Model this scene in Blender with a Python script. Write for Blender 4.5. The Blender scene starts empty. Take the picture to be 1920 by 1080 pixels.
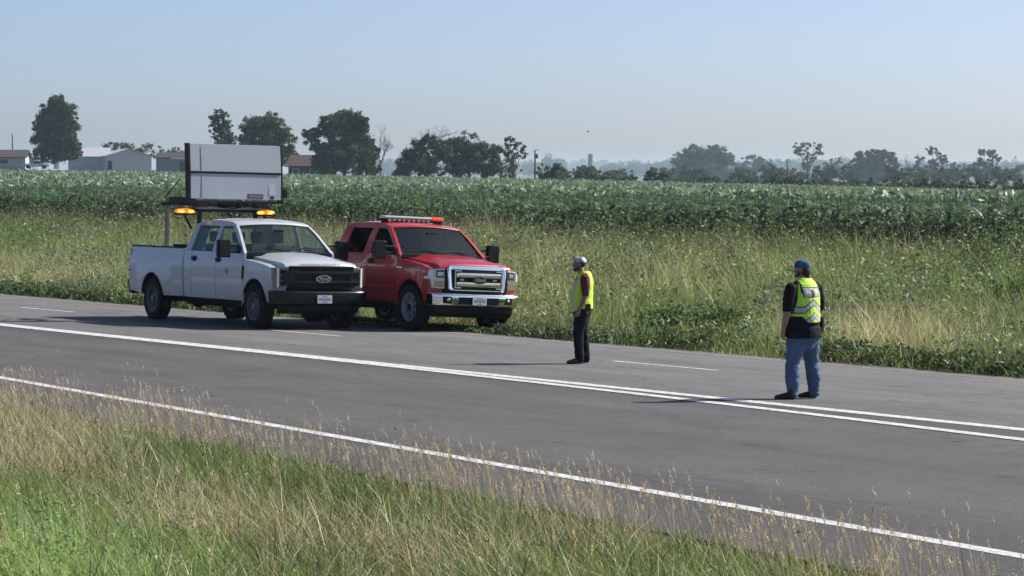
import bpy, bmesh, math, random
import numpy as np
from mathutils import Vector, Matrix, Euler
R = math.radians
rng = np.random.default_rng(7)
random.seed(7)
scene = bpy.context.scene
COL = scene.collection

# ------------------------------------------------------------------ camera, sky, sun, exposure
CAM_H = 3.05
cam_d = bpy.data.cameras.new('camera'); cam = bpy.data.objects.new('camera', cam_d); COL.objects.link(cam)
cam.location = (0, 0, CAM_H); cam.rotation_euler = (R(90), 0, 0)
cam_d.sensor_width = 36; cam_d.lens = 112.5; cam_d.shift_y = -220 / 1920
cam_d.clip_start = 0.5; cam_d.clip_end = 30000
scene.camera = cam
SUN_AZ = R(24)          # sun stands to the right and a little behind the scene
SUN_EL = R(37)
world = bpy.data.worlds.new('World'); scene.world = world; world.use_nodes = True
wn = world.node_tree.nodes; wl = world.node_tree.links
bg = wn['Background']; sky = wn.new('ShaderNodeTexSky'); sky.sky_type = 'NISHITA'; sky.sun_disc = False
sky.sun_elevation = SUN_EL; sky.sun_rotation = math.pi / 2 - SUN_AZ
sky.altitude = 1300; sky.air_density = 0.48; sky.dust_density = 3.5; sky.ozone_density = 1.8
wl.new(sky.outputs[0], bg.inputs[0]); bg.inputs[1].default_value = 0.104
sun_d = bpy.data.lights.new('sun', 'SUN'); sun = bpy.data.objects.new('sun', sun_d); COL.objects.link(sun)
sun_d.energy = 5.0; sun_d.angle = R(0.5); sun_d.color = (1.0, 0.95, 0.87)
sdir = Vector((math.cos(SUN_AZ) * math.cos(SUN_EL), math.sin(SUN_AZ) * math.cos(SUN_EL), math.sin(SUN_EL)))
sun.rotation_euler = sdir.to_track_quat('Z', 'Y').to_euler(); sun.location = (40, 20, 60)
scene.view_settings.view_transform = 'Standard'; scene.view_settings.look = 'None'
scene.view_settings.exposure = 0.6; scene.view_settings.gamma = 1.0
scene.render.resolution_x = 1024; scene.render.resolution_y = 576
scene.cycles.volume_bounces = 1; scene.cycles.max_bounces = 8; scene.cycles.transparent_max_bounces = 12

# ------------------------------------------------------------------ helpers
def tag(o, label=None, cat=None, group=None, kind=None):
    if label: o['label'] = label
    if cat: o['category'] = cat
    if group: o['group'] = group
    if kind: o['kind'] = kind
    return o
def link(name, me, mats, parent=None):
    o = bpy.data.objects.new(name, me); COL.objects.link(o)
    for m in (mats if isinstance(mats, (list, tuple)) else [mats]): me.materials.append(m)
    if parent: o.parent = parent
    return o
def empty(name, loc, rot=(0, 0, 0)):
    o = bpy.data.objects.new(name, None); COL.objects.link(o); o.location = loc; o.rotation_euler = rot
    o.empty_display_size = .3
    return o
def np_mesh(name, v, f, col=None, mi=None, smooth=False):
    me = bpy.data.meshes.new(name); v = np.asarray(v, np.float32); f = np.asarray(f, np.int32); k = f.shape[1]
    me.vertices.add(len(v)); me.vertices.foreach_set('co', v.ravel())
    me.loops.add(f.size); me.loops.foreach_set('vertex_index', f.ravel())
    me.polygons.add(len(f)); me.polygons.foreach_set('loop_start', np.arange(0, f.size, k, dtype=np.int32))
    if smooth: me.polygons.foreach_set('use_smooth', np.ones(len(f), bool))
    if mi is not None: me.polygons.foreach_set('material_index', np.asarray(mi, np.int32))
    me.update(calc_edges=True)
    if col is not None:
        a = me.color_attributes.new('Col', 'FLOAT_COLOR', 'POINT')
        c = np.ones((len(v), 4), np.float32); c[:, :3] = col; a.data.foreach_set('color', c.ravel())
    return me
def hash2(ix, iy, s):
    h = np.sin(ix * 127.1 + iy * 311.7 + s * 74.7) * 43758.5453
    return h - np.floor(h)
def vnoise(x, y, s=0.):
    x = np.asarray(x, float); y = np.asarray(y, float)
    ix = np.floor(x); iy = np.floor(y); fx = x - ix; fy = y - iy
    fx = fx * fx * (3 - 2 * fx); fy = fy * fy * (3 - 2 * fy)
    a = hash2(ix, iy, s); b = hash2(ix + 1, iy, s); c = hash2(ix, iy + 1, s); d = hash2(ix + 1, iy + 1, s)
    return (a * (1 - fx) + b * fx) * (1 - fy) + (c * (1 - fx) + d * fx) * fy
def fbm(x, y, s=0.): return .55 * vnoise(x, y, s) + .3 * vnoise(x * 2.1, y * 2.1, s + 3) + .15 * vnoise(x * 4.3, y * 4.3, s + 7)
def sstep(a, b, x):
    t = np.clip((np.asarray(x, float) - a) / (b - a), 0, 1); return t * t * (3 - 2 * t)

class MB:
    """collects shapes into ONE mesh"""
    def __init__(s): s.v = []; s.f = []; s.m = []; s.warp = None; s.cur = 0
    def add(s, vs, fs, mat=None):
        b = len(s.v); vs = [tuple(p) for p in vs]
        if s.warp: vs = [s.warp(p) for p in vs]
        s.v += vs; mat = s.cur if mat is None else mat
        for f in fs: s.f.append([b + i for i in f]); s.m.append(mat)
    def add_bm(s, bm, mat=None):
        bm.verts.ensure_lookup_table(); bm.verts.index_update()
        s.add([v.co for v in bm.verts], [[v.index for v in f.verts] for f in bm.faces], mat); bm.free()
    def slab(s, poly, y0, y1, cx=(), cy=(), cz=(), bevel=0., seg=2, axis='y', both=False, mat=None, bev_arc=False):
        """poly in the plane across axis, pushed from y0 to y1, bevelled, cut on the given planes, then warped"""
        for sg in ((1, -1) if both else (1,)):
            bm = bmesh.new()
            def P(a, b, h):
                return {'y': (a, h * sg, b), 'x': (h, a * sg, b), 'z': (a, b * sg, h)}[axis]
            v0 = [bm.verts.new(P(a, b, y0)) for a, b in poly]; v1 = [bm.verts.new(P(a, b, y1)) for a, b in poly]
            n = len(poly)
            bm.faces.new(v0); bm.faces.new(v1[::-1])
            for i in range(n): bm.faces.new((v0[i], v0[(i + 1) % n], v1[(i + 1) % n], v1[i])[::-1])
            bmesh.ops.recalc_face_normals(bm, faces=bm.faces)
            if bevel > 0:
                es = [e for e in bm.edges if e.calc_face_angle(0) > R(32)]
                bmesh.ops.bevel(bm, geom=es, offset=bevel, segments=seg, profile=.5, affect='EDGES', clamp_overlap=True)
            for cs, nn in ((cx, (1, 0, 0)), (cy, (0, 1, 0)), (cz, (0, 0, 1))):
                for c in cs:
                    co = Vector(nn) * c * (sg if nn[1] else 1)
                    bmesh.ops.bisect_plane(bm, geom=bm.verts[:] + bm.edges[:] + bm.faces[:], plane_co=co, plane_no=nn, dist=1e-5)
            s.add_bm(bm, mat)
    def box(s, x0, x1, y0, y1, z0, z1, bevel=0., mat=None, **k):
        s.slab([(x0, z0), (x1, z0), (x1, z1), (x0, z1)], y0, y1, bevel=bevel, mat=mat, **k)
    def tube(s, pts, rad, n=10, mat=None, cap=True):
        pts = [Vector(p) for p in pts]; rad = rad if isinstance(rad, (list, tuple)) else [rad] * len(pts)
        vs = []; fs = []
        for i, p in enumerate(pts):
            d = (pts[min(i + 1, len(pts) - 1)] - pts[max(i - 1, 0)]).normalized()
            u = d.cross(Vector((0, 0, 1)) if abs(d.z) < .9 else Vector((1, 0, 0))).normalized(); w = d.cross(u)
            for k in range(n):
                a = 2 * math.pi * k / n; vs.append(p + (u * math.cos(a) + w * math.sin(a)) * rad[i])
        for i in range(len(pts) - 1):
            for k in range(n):
                fs.append((i * n + k, i * n + (k + 1) % n, (i + 1) * n + (k + 1) % n, (i + 1) * n + k))
        if cap: fs += [tuple(range(n))[::-1], tuple((len(pts) - 1) * n + k for k in range(n))]
        s.add(vs, fs, mat)
    def lathe(s, prof, c, axis='y', n=32, mat=None):
        """prof: (radius, offset along axis)"""
        vs = []; fs = []
        for r, h in prof:
            for k in range(n):
                a = 2 * math.pi * k / n; p, q = r * math.cos(a), r * math.sin(a)
                vs.append({'y': (c[0] + p, c[1] + h, c[2] + q), 'z': (c[0] + p, c[1] + q, c[2] + h), 'x': (c[0] + h, c[1] + p, c[2] + q)}[axis])
        for i in range(len(prof) - 1):
            for k in range(n): fs.append((i * n + k, i * n + (k + 1) % n, (i + 1) * n + (k + 1) % n, (i + 1) * n + k))
        s.add(vs, fs, mat)
    def ellipsoid(s, c, r, n=16, m=10, mat=None, rot=None):
        vs = []; fs = []
        for i in range(m + 1):
            th = math.pi * i / m
            for k in range(n):
                a = 2 * math.pi * k / n
                p = Vector((r[0] * math.sin(th) * math.cos(a), r[1] * math.sin(th) * math.sin(a), r[2] * math.cos(th)))
                if rot is not None: p = rot @ p
                vs.append(p + Vector(c))
        for i in range(m):
            for k in range(n): fs.append((i * n + k, (i + 1) * n + k, (i + 1) * n + (k + 1) % n, i * n + (k + 1) % n))
        s.add(vs, fs, mat)
    def mesh(s, name, scale=1., angle=35, smooth=True):
        me = bpy.data.meshes.new(name); me.from_pydata([(a * scale, b * scale, c * scale) for a, b, c in s.v], [], s.f)
        me.polygons.foreach_set('material_index', np.asarray(s.m, np.int32))
        bm = bmesh.new(); bm.from_mesh(me); bmesh.ops.remove_doubles(bm, verts=bm.verts, dist=1e-5)
        bmesh.ops.recalc_face_normals(bm, faces=bm.faces); bm.to_mesh(me); bm.free()
        if smooth:
            me.polygons.foreach_set('use_smooth', np.ones(len(me.polygons), bool)); me.set_sharp_from_angle(angle=R(angle))
        me.update(); return me
    def build(s, name, mats, parent=None, scale=1., angle=35, smooth=True):
        o = link(name, s.mesh(name, scale, angle, smooth), mats, parent)
        if smooth: w = o.modifiers.new('face_weighted_normals', 'WEIGHTED_NORMAL'); w.keep_sharp = True; w.weight = 80
        return o

# ------------------------------------------------------------------ materials
def nt(m): return m.node_tree.nodes, m.node_tree.links
def pmat(name, color, rough=.6, metal=0., coat=0., var=.08, vscale=6., bump=0., bscale=40., spec=.5, emit=None, estr=0.):
    m = bpy.data.materials.new(name); m.use_nodes = True; n, l = nt(m); b = n['Principled BSDF']
    b.inputs['Roughness'].default_value = rough; b.inputs['Metallic'].default_value = metal
    b.inputs['Coat Weight'].default_value = coat; b.inputs['Coat Roughness'].default_value = .04
    b.inputs['Specular IOR Level'].default_value = spec
    tc = n.new('ShaderNodeTexCoord'); no = n.new('ShaderNodeTexNoise'); no.inputs['Scale'].default_value = vscale; no.inputs['Detail'].default_value = 5
    l.new(tc.outputs['Object'], no.inputs['Vector'])
    mx = n.new('ShaderNodeMix'); mx.data_type = 'RGBA'
    mx.inputs[6].default_value = (*[c * (1 - var) for c in color], 1); mx.inputs[7].default_value = (*[min(1, c * (1 + var)) for c in color], 1)
    l.new(no.outputs[0], mx.inputs[0]); l.new(mx.outputs[2], b.inputs['Base Color'])
    if bump:
        n2 = n.new('ShaderNodeTexNoise'); n2.inputs['Scale'].default_value = bscale; n2.inputs['Detail'].default_value = 4
        l.new(tc.outputs['Object'], n2.inputs['Vector'])
        bp = n.new('ShaderNodeBump'); bp.inputs['Strength'].default_value = bump; bp.inputs['Distance'].default_value = .02
        l.new(n2.outputs[0], bp.inputs['Height']); l.new(bp.outputs[0], b.inputs['Normal'])
    if emit:
        b.inputs['Emission Color'].default_value = (*emit, 1); b.inputs['Emission Strength'].default_value = estr
    return m
def leafmat(name, rough=.55, trans=.35, spec=.3, tint=(1, 1, 1)):
    """plant material: colour from the mesh, light also passes through the leaf"""
    m = bpy.data.materials.new(name); m.use_nodes = True; n, l = nt(m); b = n['Principled BSDF']
    a = n.new('ShaderNodeAttribute'); a.attribute_name = 'Col'
    b.inputs['Roughness'].default_value = rough; b.inputs['Specular IOR Level'].default_value = spec
    l.new(a.outputs['Color'], b.inputs['Base Color'])
    t = n.new('ShaderNodeBsdfTranslucent'); tm = n.new('ShaderNodeMix'); tm.data_type = 'RGBA'; tm.blend_type = 'MULTIPLY'; tm.inputs[0].default_value = 1
    tm.inputs[7].default_value = (1.3 * tint[0], 1.3 * tint[1], .85 * tint[2], 1); l.new(a.outputs['Color'], tm.inputs[6]); l.new(tm.outputs[2], t.inputs[0])
    mx = n.new('ShaderNodeMixShader'); mx.inputs[0].default_value = trans
    l.new(b.outputs[0], mx.inputs[1]); l.new(t.outputs[0], mx.inputs[2]); l.new(mx.outputs[0], n['Material Output'].inputs[0])
    return m
def glassmat(name, tint, refl=1.0):
    m = bpy.data.materials.new(name); m.use_nodes = True; n, l = nt(m); n.remove(n['Principled BSDF'])
    t = n.new('ShaderNodeBsdfTransparent'); t.inputs[0].default_value = (*tint, 1)
    g = n.new('ShaderNodeBsdfGlossy'); g.inputs['Roughness'].default_value = .03; g.inputs[0].default_value = (1, 1, 1, 1)
    fr = n.new('ShaderNodeFresnel'); fr.inputs[0].default_value = 1.5
    mu = n.new('ShaderNodeMath'); mu.operation = 'MULTIPLY'; mu.inputs[1].default_value = refl; l.new(fr.outputs[0], mu.inputs[0])
    tc = n.new('ShaderNodeTexCoord'); no = n.new('ShaderNodeTexNoise'); no.inputs['Scale'].default_value = 2.5; l.new(tc.outputs['Object'], no.inputs['Vector'])
    bp = n.new('ShaderNodeBump'); bp.inputs['Strength'].default_value = .02; l.new(no.outputs[0], bp.inputs['Height']); l.new(bp.outputs[0], g.inputs['Normal'])
    mx = n.new('ShaderNodeMixShader'); l.new(mu.outputs[0], mx.inputs[0]); l.new(t.outputs[0], mx.inputs[1]); l.new(g.outputs[0], mx.inputs[2])
    l.new(mx.outputs[0], n['Material Output'].inputs[0]); return m

# ------------------------------------------------------------------ terrain
TH = R(32); SN, CS = math.sin(TH), math.cos(TH)      # the road runs away to the left at 32 degrees
def nt_of(x, y): return CS * x + SN * y, -SN * x + CS * y
def xy_of(n, t): return CS * n - SN * t, SN * n + CS * t
N_MID, N_EDGE, N_CORN = 25.1, 32.9, 55.6
TH2 = R(27.9)
def near_d(x, y): return math.cos(TH2) * x + math.sin(TH2) * y       # distance measure across the near edge line (line at 15.4)
NEAR_LINE, NEAR_EDGE = 15.4, 13.75
def road_z(n): return np.where(n > N_MID, -.02 * (n - N_MID), 0.)
def field_far(u):   # where the crop field ends, and the height of its ground there
    u = np.clip(u, -.3, .3)
    Zf = np.interp(u, [-.3, -.16, 0, .157, .3], [700, 680, 580, 500, 470])
    zg = np.interp(u, [-.3, -.16, -.1, 0, .157, .3], [1.6, 1.2, .6, -.6, -2.35, -3.2])
    return Zf, zg
def G(x, y):
    x = np.asarray(x, float); y = np.asarray(y, float)
    n, t = nt_of(x, y); d2 = near_d(x, y)
    # near bank
    dn = np.clip(NEAR_EDGE - d2, 0, None)
    zn = np.where(dn < 12, .028 * dn + .0045 * dn ** 2, .98 + .05 * (dn - 12)); zn = np.minimum(zn, 1.5) - .03 + .05 * (vnoise(x * .9, y * .9, 2) - .5) * np.clip(dn, 0, 1)
    # far verge and ditch
    q = n - N_EDGE
    zv = np.interp(q, [0, .6, 4, 7, 14, 22.7, 26], [-.16, -.2, -.5, -.55, -.05, .5, .5]) + .14 * (vnoise(x * .5, y * .5, 5) - .5) * np.clip(q, 0, 1)
    # field
    ys = np.maximum(y, 1.); u = x / ys
    Zf, zg = field_far(u); ye = np.clip(N_CORN / np.maximum(CS * u + SN, .2), 20, 400)
    tt = np.clip((y - ye) / (Zf - ye), 0, 1)
    zf = .5 + (zg - .5) * tt
    beyond = np.clip((y - Zf) / 120, 0, 1)
    zb = np.interp(np.clip(u, -.3, .3), [-.3, -.1, -.06, 0, .1, .3], [3.2, 3.2, 1.0, -.6, -4.5, -6])
    zf = zf + (zb - zg) * beyond * (y > Zf)
    zf = zf + (np.interp(y, [0, 900, 1600, 5000], [0, 0, 1, 1])) * (-7 - zb) * (y > Zf)
    z = np.where(n > N_CORN, zf, np.where(q > 0, zv, np.where(d2 < NEAR_EDGE, zn, road_z(n) - .07)))
    return z
def pix(px, py, h=0., it=6, road=False):
    """ground point under a pixel of the photograph"""
    z = 0.
    for _ in range(it):
        Y = 6000 * (CAM_H - z) / (py - 320); X = (px - 960) / 6000 * Y
        n = CS * X + SN * Y; z = float(road_z(n))
    return X, Y, z

# ------------------------------------------------------------------ ground sheet
def axis_pts(dense, lo, hi, step, far, g):
    a = list(np.arange(dense[0], dense[1], step)); s = step
    while a[-1] < far: s *= g; a.append(a[-1] + s)
    s = step
    while a[0] > lo: s *= g; a.insert(0, a[0] - s)
    return np.array(a)
gx = axis_pts((-45, 40), -3500, 3500, .9, 3500, 1.16); gy = axis_pts((8, 150), -200, 8800, .9, 8800, 1.13)
gx = np.clip(gx, -3600, 3600); gy = np.clip(gy, -260, 9000)
XX, YY = np.meshgrid(gx, gy); ZZ = G(XX, YY)
vv = np.stack([XX, YY, ZZ], -1).reshape(-1, 3); nx = len(gx); ny = len(gy)
ii = (np.arange(ny - 1)[:, None] * nx + np.arange(nx - 1)[None, :]).ravel()
ff = np.stack([ii, ii + 1, ii + nx + 1, ii + nx], -1)
def soil():
    m = bpy.data.materials.new('soil_and_thatch'); m.use_nodes = True; n, l = nt(m); b = n['Principled BSDF']; b.inputs['Roughness'].default_value = .95
    g = n.new('ShaderNodeNewGeometry'); no = n.new('ShaderNodeTexNoise'); no.inputs['Scale'].default_value = .6; no.inputs['Detail'].default_value = 8; l.new(g.outputs['Position'], no.inputs['Vector'])
    r = n.new('ShaderNodeValToRGB'); e = r.color_ramp.elements; e[0].position = .3; e[0].color = (.045, .06, .02, 1); e[1].position = .7; e[1].color = (.12, .11, .05, 1)
    l.new(no.outputs[0], r.inputs[0]); l.new(r.outputs[0], b.inputs['Base Color']); return m
M_soil = soil()
tag(link('ground', np_mesh('ground', vv, ff, smooth=True), M_soil), kind='structure')

# ------------------------------------------------------------------ road
def asphalt():
    m = bpy.data.materials.new('worn_asphalt'); m.use_nodes = True; n, l = nt(m); b = n['Principled BSDF']; b.inputs['Roughness'].default_value = .85; b.inputs['Specular IOR Level'].default_value = .25
    tc = n.new('ShaderNodeTexCoord')
    def noise(sc, detail, vec=(1, 1, 1)):
        mp = n.new('ShaderNodeMapping'); mp.inputs['Scale'].default_value = vec; l.new(tc.outputs['Object'], mp.inputs[0])
        no = n.new('ShaderNodeTexNoise'); no.inputs['Scale'].default_value = sc; no.inputs['Detail'].default_value = detail; l.new(mp.outputs[0], no.inputs['Vector']); return no
    st = noise(1.3, 6, (1, .035, 1)); fine = noise(26, 5, (1, .7, 1)); big = noise(.9, 9, (1, .4, 1)); big.inputs['Roughness'].default_value = .68
    r = n.new('ShaderNodeValToRGB'); e = r.color_ramp.elements; e[0].position = .28; e[0].color = (.087, .0855, .084, 1); e[1].position = .72; e[1].color = (.107, .1055, .103, 1)
    l.new(st.outputs[0], r.inputs[0])
    # lanes of different age across the road (x is the distance across)
    sx = n.new('ShaderNodeSeparateXYZ'); l.new(tc.outputs['Object'], sx.inputs[0])
    r2 = n.new('ShaderNodeValToRGB'); r2.color_ramp.interpolation = 'LINEAR'
    mr = n.new('ShaderNodeMapRange'); mr.inputs[1].default_value = 14; mr.inputs[2].default_value = 34; l.new(sx.outputs[0], mr.inputs[0]); l.new(mr.outputs[0], r2.inputs[0])
    cr = r2.color_ramp
    def q(x): return (x - 14) / 20
    cr.elements[0].position = 0; cr.elements[0].color = (.72, .72, .74, 1); cr.elements[1].position = 1; cr.elements[1].color = (1.4, 1.4, 1.4, 1)
    for x, v in ((18.1, .74), (18.3, .94), (18.35, .76), (18.5, .92), (20.2, .93), (20.7, .84), (21.6, .95), (22.6, .84), (23.3, .94), (24.2, .93), (24.4, .75), (25.0, .75), (25.2, 1.30), (26.6, 1.28), (27.3, 1.42), (29.2, 1.40), (30.0, 1.34), (31.0, 1.5), (32.4, 1.5)):
        el = cr.elements.new(q(x)); el.color = (v, v, v * 1.01, 1)
    mu = n.new('ShaderNodeMix'); mu.data_type = 'RGBA'; mu.blend_type = 'MULTIPLY'; mu.inputs[0].default_value = 1; l.new(r.outputs[0], mu.inputs[6]); l.new(r2.outputs[0], mu.inputs[7])
    r3 = n.new('ShaderNodeValToRGB'); e = r3.color_ramp.elements; e[0].position = .25; e[0].color = (.6, .6, .6, 1); e[1].position = .75; e[1].color = (1.4, 1.4, 1.4, 1); l.new(fine.outputs[0], r3.inputs[0])
    m2 = n.new('ShaderNodeMix'); m2.data_type = 'RGBA'; m2.blend_type = 'MULTIPLY'; m2.inputs[0].default_value = .8; l.new(mu.outputs[2], m2.inputs[6]); l.new(r3.outputs[0], m2.inputs[7])
    r4 = n.new('ShaderNodeValToRGB'); e = r4.color_ramp.elements; e[0].position = .35; e[0].color = (.82, .82, .84, 1); e[1].position = .65; e[1].color = (1.1, 1.1, 1.09, 1); l.new(big.outputs[0], r4.inputs[0])
    m3 = n.new('ShaderNodeMix'); m3.data_type = 'RGBA'; m3.blend_type = 'MULTIPLY'; m3.inputs[0].default_value = 1; l.new(m2.outputs[2], m3.inputs[6]); l.new(r4.outputs[0], m3.inputs[7])
    # sealed cracks (dark, wandering) and oil spots
    vo = n.new('ShaderNodeTexVoronoi'); vo.feature = 'DISTANCE_TO_EDGE'; vo.inputs['Scale'].default_value = .33
    mp = n.new('ShaderNodeMapping'); mp.inputs['Scale'].default_value = (1, .45, 1); dn = noise(1.1, 5); ad = n.new('ShaderNodeMix'); ad.data_type = 'RGBA'; ad.blend_type = 'LINEAR_LIGHT'; ad.inputs[0].default_value = .35
    l.new(tc.outputs['Object'], mp.inputs[0]); l.new(mp.outputs[0], ad.inputs[6]); l.new(dn.outputs[1], ad.inputs[7]); l.new(ad.outputs[2], vo.inputs['Vector'])
    cr_ = n.new('ShaderNodeValToRGB'); e = cr_.color_ramp.elements; e[0].position = .004; e[0].color = (.58, .58, .58, 1); e[1].position = .012; e[1].color = (1, 1, 1, 1); l.new(vo.outputs['Distance'], cr_.inputs[0])
    sp = noise(2.3, 2, (1, .6, 1)); sr = n.new('ShaderNodeValToRGB'); e = sr.color_ramp.elements; e[0].position = .27; e[0].color = (.72, .72, .73, 1); e[1].position = .36; e[1].color = (1, 1, 1, 1); l.new(sp.outputs[0], sr.inputs[0])
    m4 = n.new('ShaderNodeMix'); m4.data_type = 'RGBA'; m4.blend_type = 'MULTIPLY'; m4.inputs[0].default_value = .42; l.new(m3.outputs[2], m4.inputs[6]); l.new(cr_.outputs[0], m4.inputs[7])
    m5 = n.new('ShaderNodeMix'); m5.data_type = 'RGBA'; m5.blend_type = 'MULTIPLY'; m5.inputs[0].default_value = 1; l.new(m4.outputs[2], m5.inputs[6]); l.new(sr.outputs[0], m5.inputs[7])
    l.new(m5.outputs[2], b.inputs['Base Color'])
    bp = n.new('ShaderNodeBump'); bp.inputs['Strength'].default_value = .35; bp.inputs['Distance'].default_value = .01; l.new(fine.outputs[0], bp.inputs['Height']); l.new(bp.outputs[0], b.inputs['Normal'])
    return m
M_road = asphalt()
def paint(name, c, wear=.5):
    m = bpy.data.materials.new(name); m.use_nodes = True; n, l = nt(m); b = n['Principled BSDF']; b.inputs['Roughness'].default_value = .7
    tc = n.new('ShaderNodeTexCoord'); no = n.new('ShaderNodeTexNoise'); no.inputs['Scale'].default_value = 9; no.inputs['Detail'].default_value = 8; no.inputs['Roughness'].default_value = .7
    l.new(tc.outputs['Object'], no.inputs['Vector']); r = n.new('ShaderNodeValToRGB'); e = r.color_ramp.elements
    e[0].position = .40; e[0].color = (*[x * (1 - wear) + .1 * wear for x in c], 1); e[1].position = .60; e[1].color = (*c, 1)
    l.new(no.outputs[0], r.inputs[0]); l.new(r.outputs[0], b.inputs['Base Color']); return m
M_white = paint('white_road_paint', (.70, .71, .72), .62)
M_faded = paint('faded_road_paint', (.34, .32, .27), .7)
def n_near(t): return (NEAR_EDGE + .0716 * np.clip(t, -40, 75)) / .9975
ts = np.arange(-60, 420, 2.)
def strip(name, cols, ts, dz, mat):
    """cols: functions of t giving n across the strip"""
    V = []
    for t in ts:
        for c in cols:
            n = float(c(t)) if callable(c) else c
            V.append((n, t, float(road_z(np.array(n))) + dz))
    k = len(cols); F = [(i * k + j, i * k + j + 1, (i + 1) * k + j + 1, (i + 1) * k + j) for i in range(len(ts) - 1) for j in range(k - 1)]
    o = link(name, np_mesh(name, V, F), mat); o.rotation_euler = (0, 0, TH); return o
tag(strip('road', [n_near, lambda t: n_near(t) + 1, 22.5, N_MID, 29, N_EDGE], ts, 0, M_road), kind='structure')
def line(n, w, t0, t1, mat, step=2., name='lane_marking', dz=.004):
    tl = np.linspace(t0, t1, max(2, int((t1 - t0) / step) + 1))
    f = n if callable(n) else (lambda t: n)
    return tag(strip(name, [lambda t: f(t) - w / 2, lambda t: f(t) + w / 2], tl, dz, mat), kind='structure')
line(lambda t: (NEAR_LINE + .0716 * min(max(t, -40), 75)) / .9975, .19, -50, 300, M_white, name='edge_line')
line(25.08, .27, -50, 400, M_white, name='centre_line')
line(lambda t: np.interp(t, [-50, 0, 20, 27.6, 31.5, 35.5, 41, 45, 55, 100], [20, 22.6, 23.72, 24.1, 24.36, 24.57, 24.76, 24.83, 24.86, 25.06]), .22, -50, 100, M_white, name='centre_line', dz=.008)
for k in range(-5, 18): line(29.33, .11, 40.85 + 12.2 * k, 43.8 + 12.2 * k, M_white, name='lane_dash')
line(32.35, .12, -50, 400, M_faded, name='shoulder_line')

# ------------------------------------------------------------------ pickup trucks
# truck space: x forward from the front axle, y to its left, z up, in real metres; TS enlarges the finished truck a touch
TS = 1.05
def warp_body(p):
    x, y, z = p
    s = np.interp(z, [.3, .5, .75, 1.05, 1.22, 1.43, 1.98, 2.1], [.955, .972, 1.0, 1.008, 1.0, .972, .80, .76])
    ya = abs(y)
    if z > 1.5 : z -= .045 * (ya ** 2) * sstep(1.85, 1.98, z)
    if x > .25:
        k = float(sstep(.25, .95, x)); x -= k * (.07 * ya ** 2 + .16 * max(0, ya - .72) ** 1.5 / .28 ** .5 * 1.4)
        s *= 1 - .035 * k
    # windscreen and roof front bow forward in the middle
    if z > 1.43 and x > -1.5: x += .10 * (1 - ya ** 2) * float(sstep(-1.5, -1.1, x))
    if x < -4.6: s *= 1 - .015 * float(sstep(-4.6, -5.7, x))
    return (x, y * s, z)
CY = [-.9, -.8, -.65, -.5, -.35, -.2, 0, .2, .35, .5, .65, .8, .9]
def arc(cx, cz, r, a0, a1, n):
    return [(cx + r * math.cos(R(a0 + (a1 - a0) * i / n)), cz + r * math.sin(R(a0 + (a1 - a0) * i / n))) for i in range(n + 1)]
M_black = pmat('black_plastic', (.009, .009, .011), .6, var=.2, spec=.18)
M_gloss = pmat('gloss_black_bumper', (.008, .009, .011), .25, var=.1, spec=.32)
M_rub = pmat('tyre_rubber', (.018, .018, .019), .85, var=.25, bump=.3, bscale=30, spec=.15)
M_steel = pmat('grey_steel_wheel', (.16, .165, .17), .5, metal=.1, var=.2)
M_alloy = pmat('polished_alloy', (.40, .41, .43), .35, metal=.35)
M_chrome = pmat('chrome', (.82, .83, .85), .07, metal=1., var=.02)
M_dark = pmat('dark_underbody', (.010, .010, .012), .9, var=.3, spec=.1)
M_seat = pmat('dark_grey_upholstery', (.014, .016, .020), .8, var=.2)
M_glass = glassmat('clear_window_glass', (.80, .87, .86), .14)
M_tint = glassmat('tinted_window_glass', (.11, .14, .20), .08)
M_lens = pmat('lamp_reflector', (.50, .52, .55), .16, metal=.8, var=.25, vscale=25, coat=1.)
M_lens2 = pmat('smoked_lamp_glass', (.15, .165, .185), .14, metal=.35, coat=1., var=.3, vscale=20)
M_lensw = pmat('white_lamp_strip', (.8, .8, .78), .3, coat=.6)
M_amber = pmat('amber_marker_lens', (.22, .07, .015), .25, coat=.5)
M_red = pmat('red_tail_lens', (.28, .01, .012), .2, coat=.6)
M_plate = pmat('white_plate_metal', (.62, .66, .70), .45, var=.05)
M_plated = pmat('plate_embossing', (.12, .16, .25), .5)
M_mirror = pmat('mirror_glass', (.85, .86, .88), .03, metal=1., var=.01)
M_blue = pmat('blue_oval', (.012, .016, .04), .2, coat=1.)
def carpaint(name, c, dusty):
    m = pmat(name, c, .38, coat=.7, var=.03, vscale=3); n, l = nt(m); b = n['Principled BSDF']; b.inputs['Coat Roughness'].default_value = .06
    mx = [k for k in n if k.bl_idname == 'ShaderNodeMix'][0]
    # road dust on the lower panels
    tc = n.new('ShaderNodeTexCoord'); sp = n.new('ShaderNodeSeparateXYZ'); l.new(tc.outputs['Object'], sp.inputs[0])
    mr = n.new('ShaderNodeMapRange'); mr.inputs[1].default_value = 1.05; mr.inputs[2].default_value = .5; mr.inputs[3].default_value = 0; mr.inputs[4].default_value = dusty; l.new(sp.outputs[2], mr.inputs[0])
    no = n.new('ShaderNodeTexNoise'); no.inputs['Scale'].default_value = 5; no.inputs['Detail'].default_value = 8; l.new(tc.outputs['Object'], no.inputs['Vector'])
    mu = n.new('ShaderNodeMath'); mu.operation = 'MULTIPLY'; l.new(mr.outputs[0], mu.inputs[0]); l.new(no.outputs[0], mu.inputs[1])
    m2 = n.new('ShaderNodeMix'); m2.data_type = 'RGBA'; m2.inputs[7].default_value = (.20, .185, .15, 1); l.new(mu.outputs[0], m2.inputs[0]); l.new(mx.outputs[2], m2.inputs[6]); l.new(m2.outputs[2], b.inputs['Base Color'])
    return m
M_wpaint = carpaint('white_truck_paint', (.48, .51, .55), .9)
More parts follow.
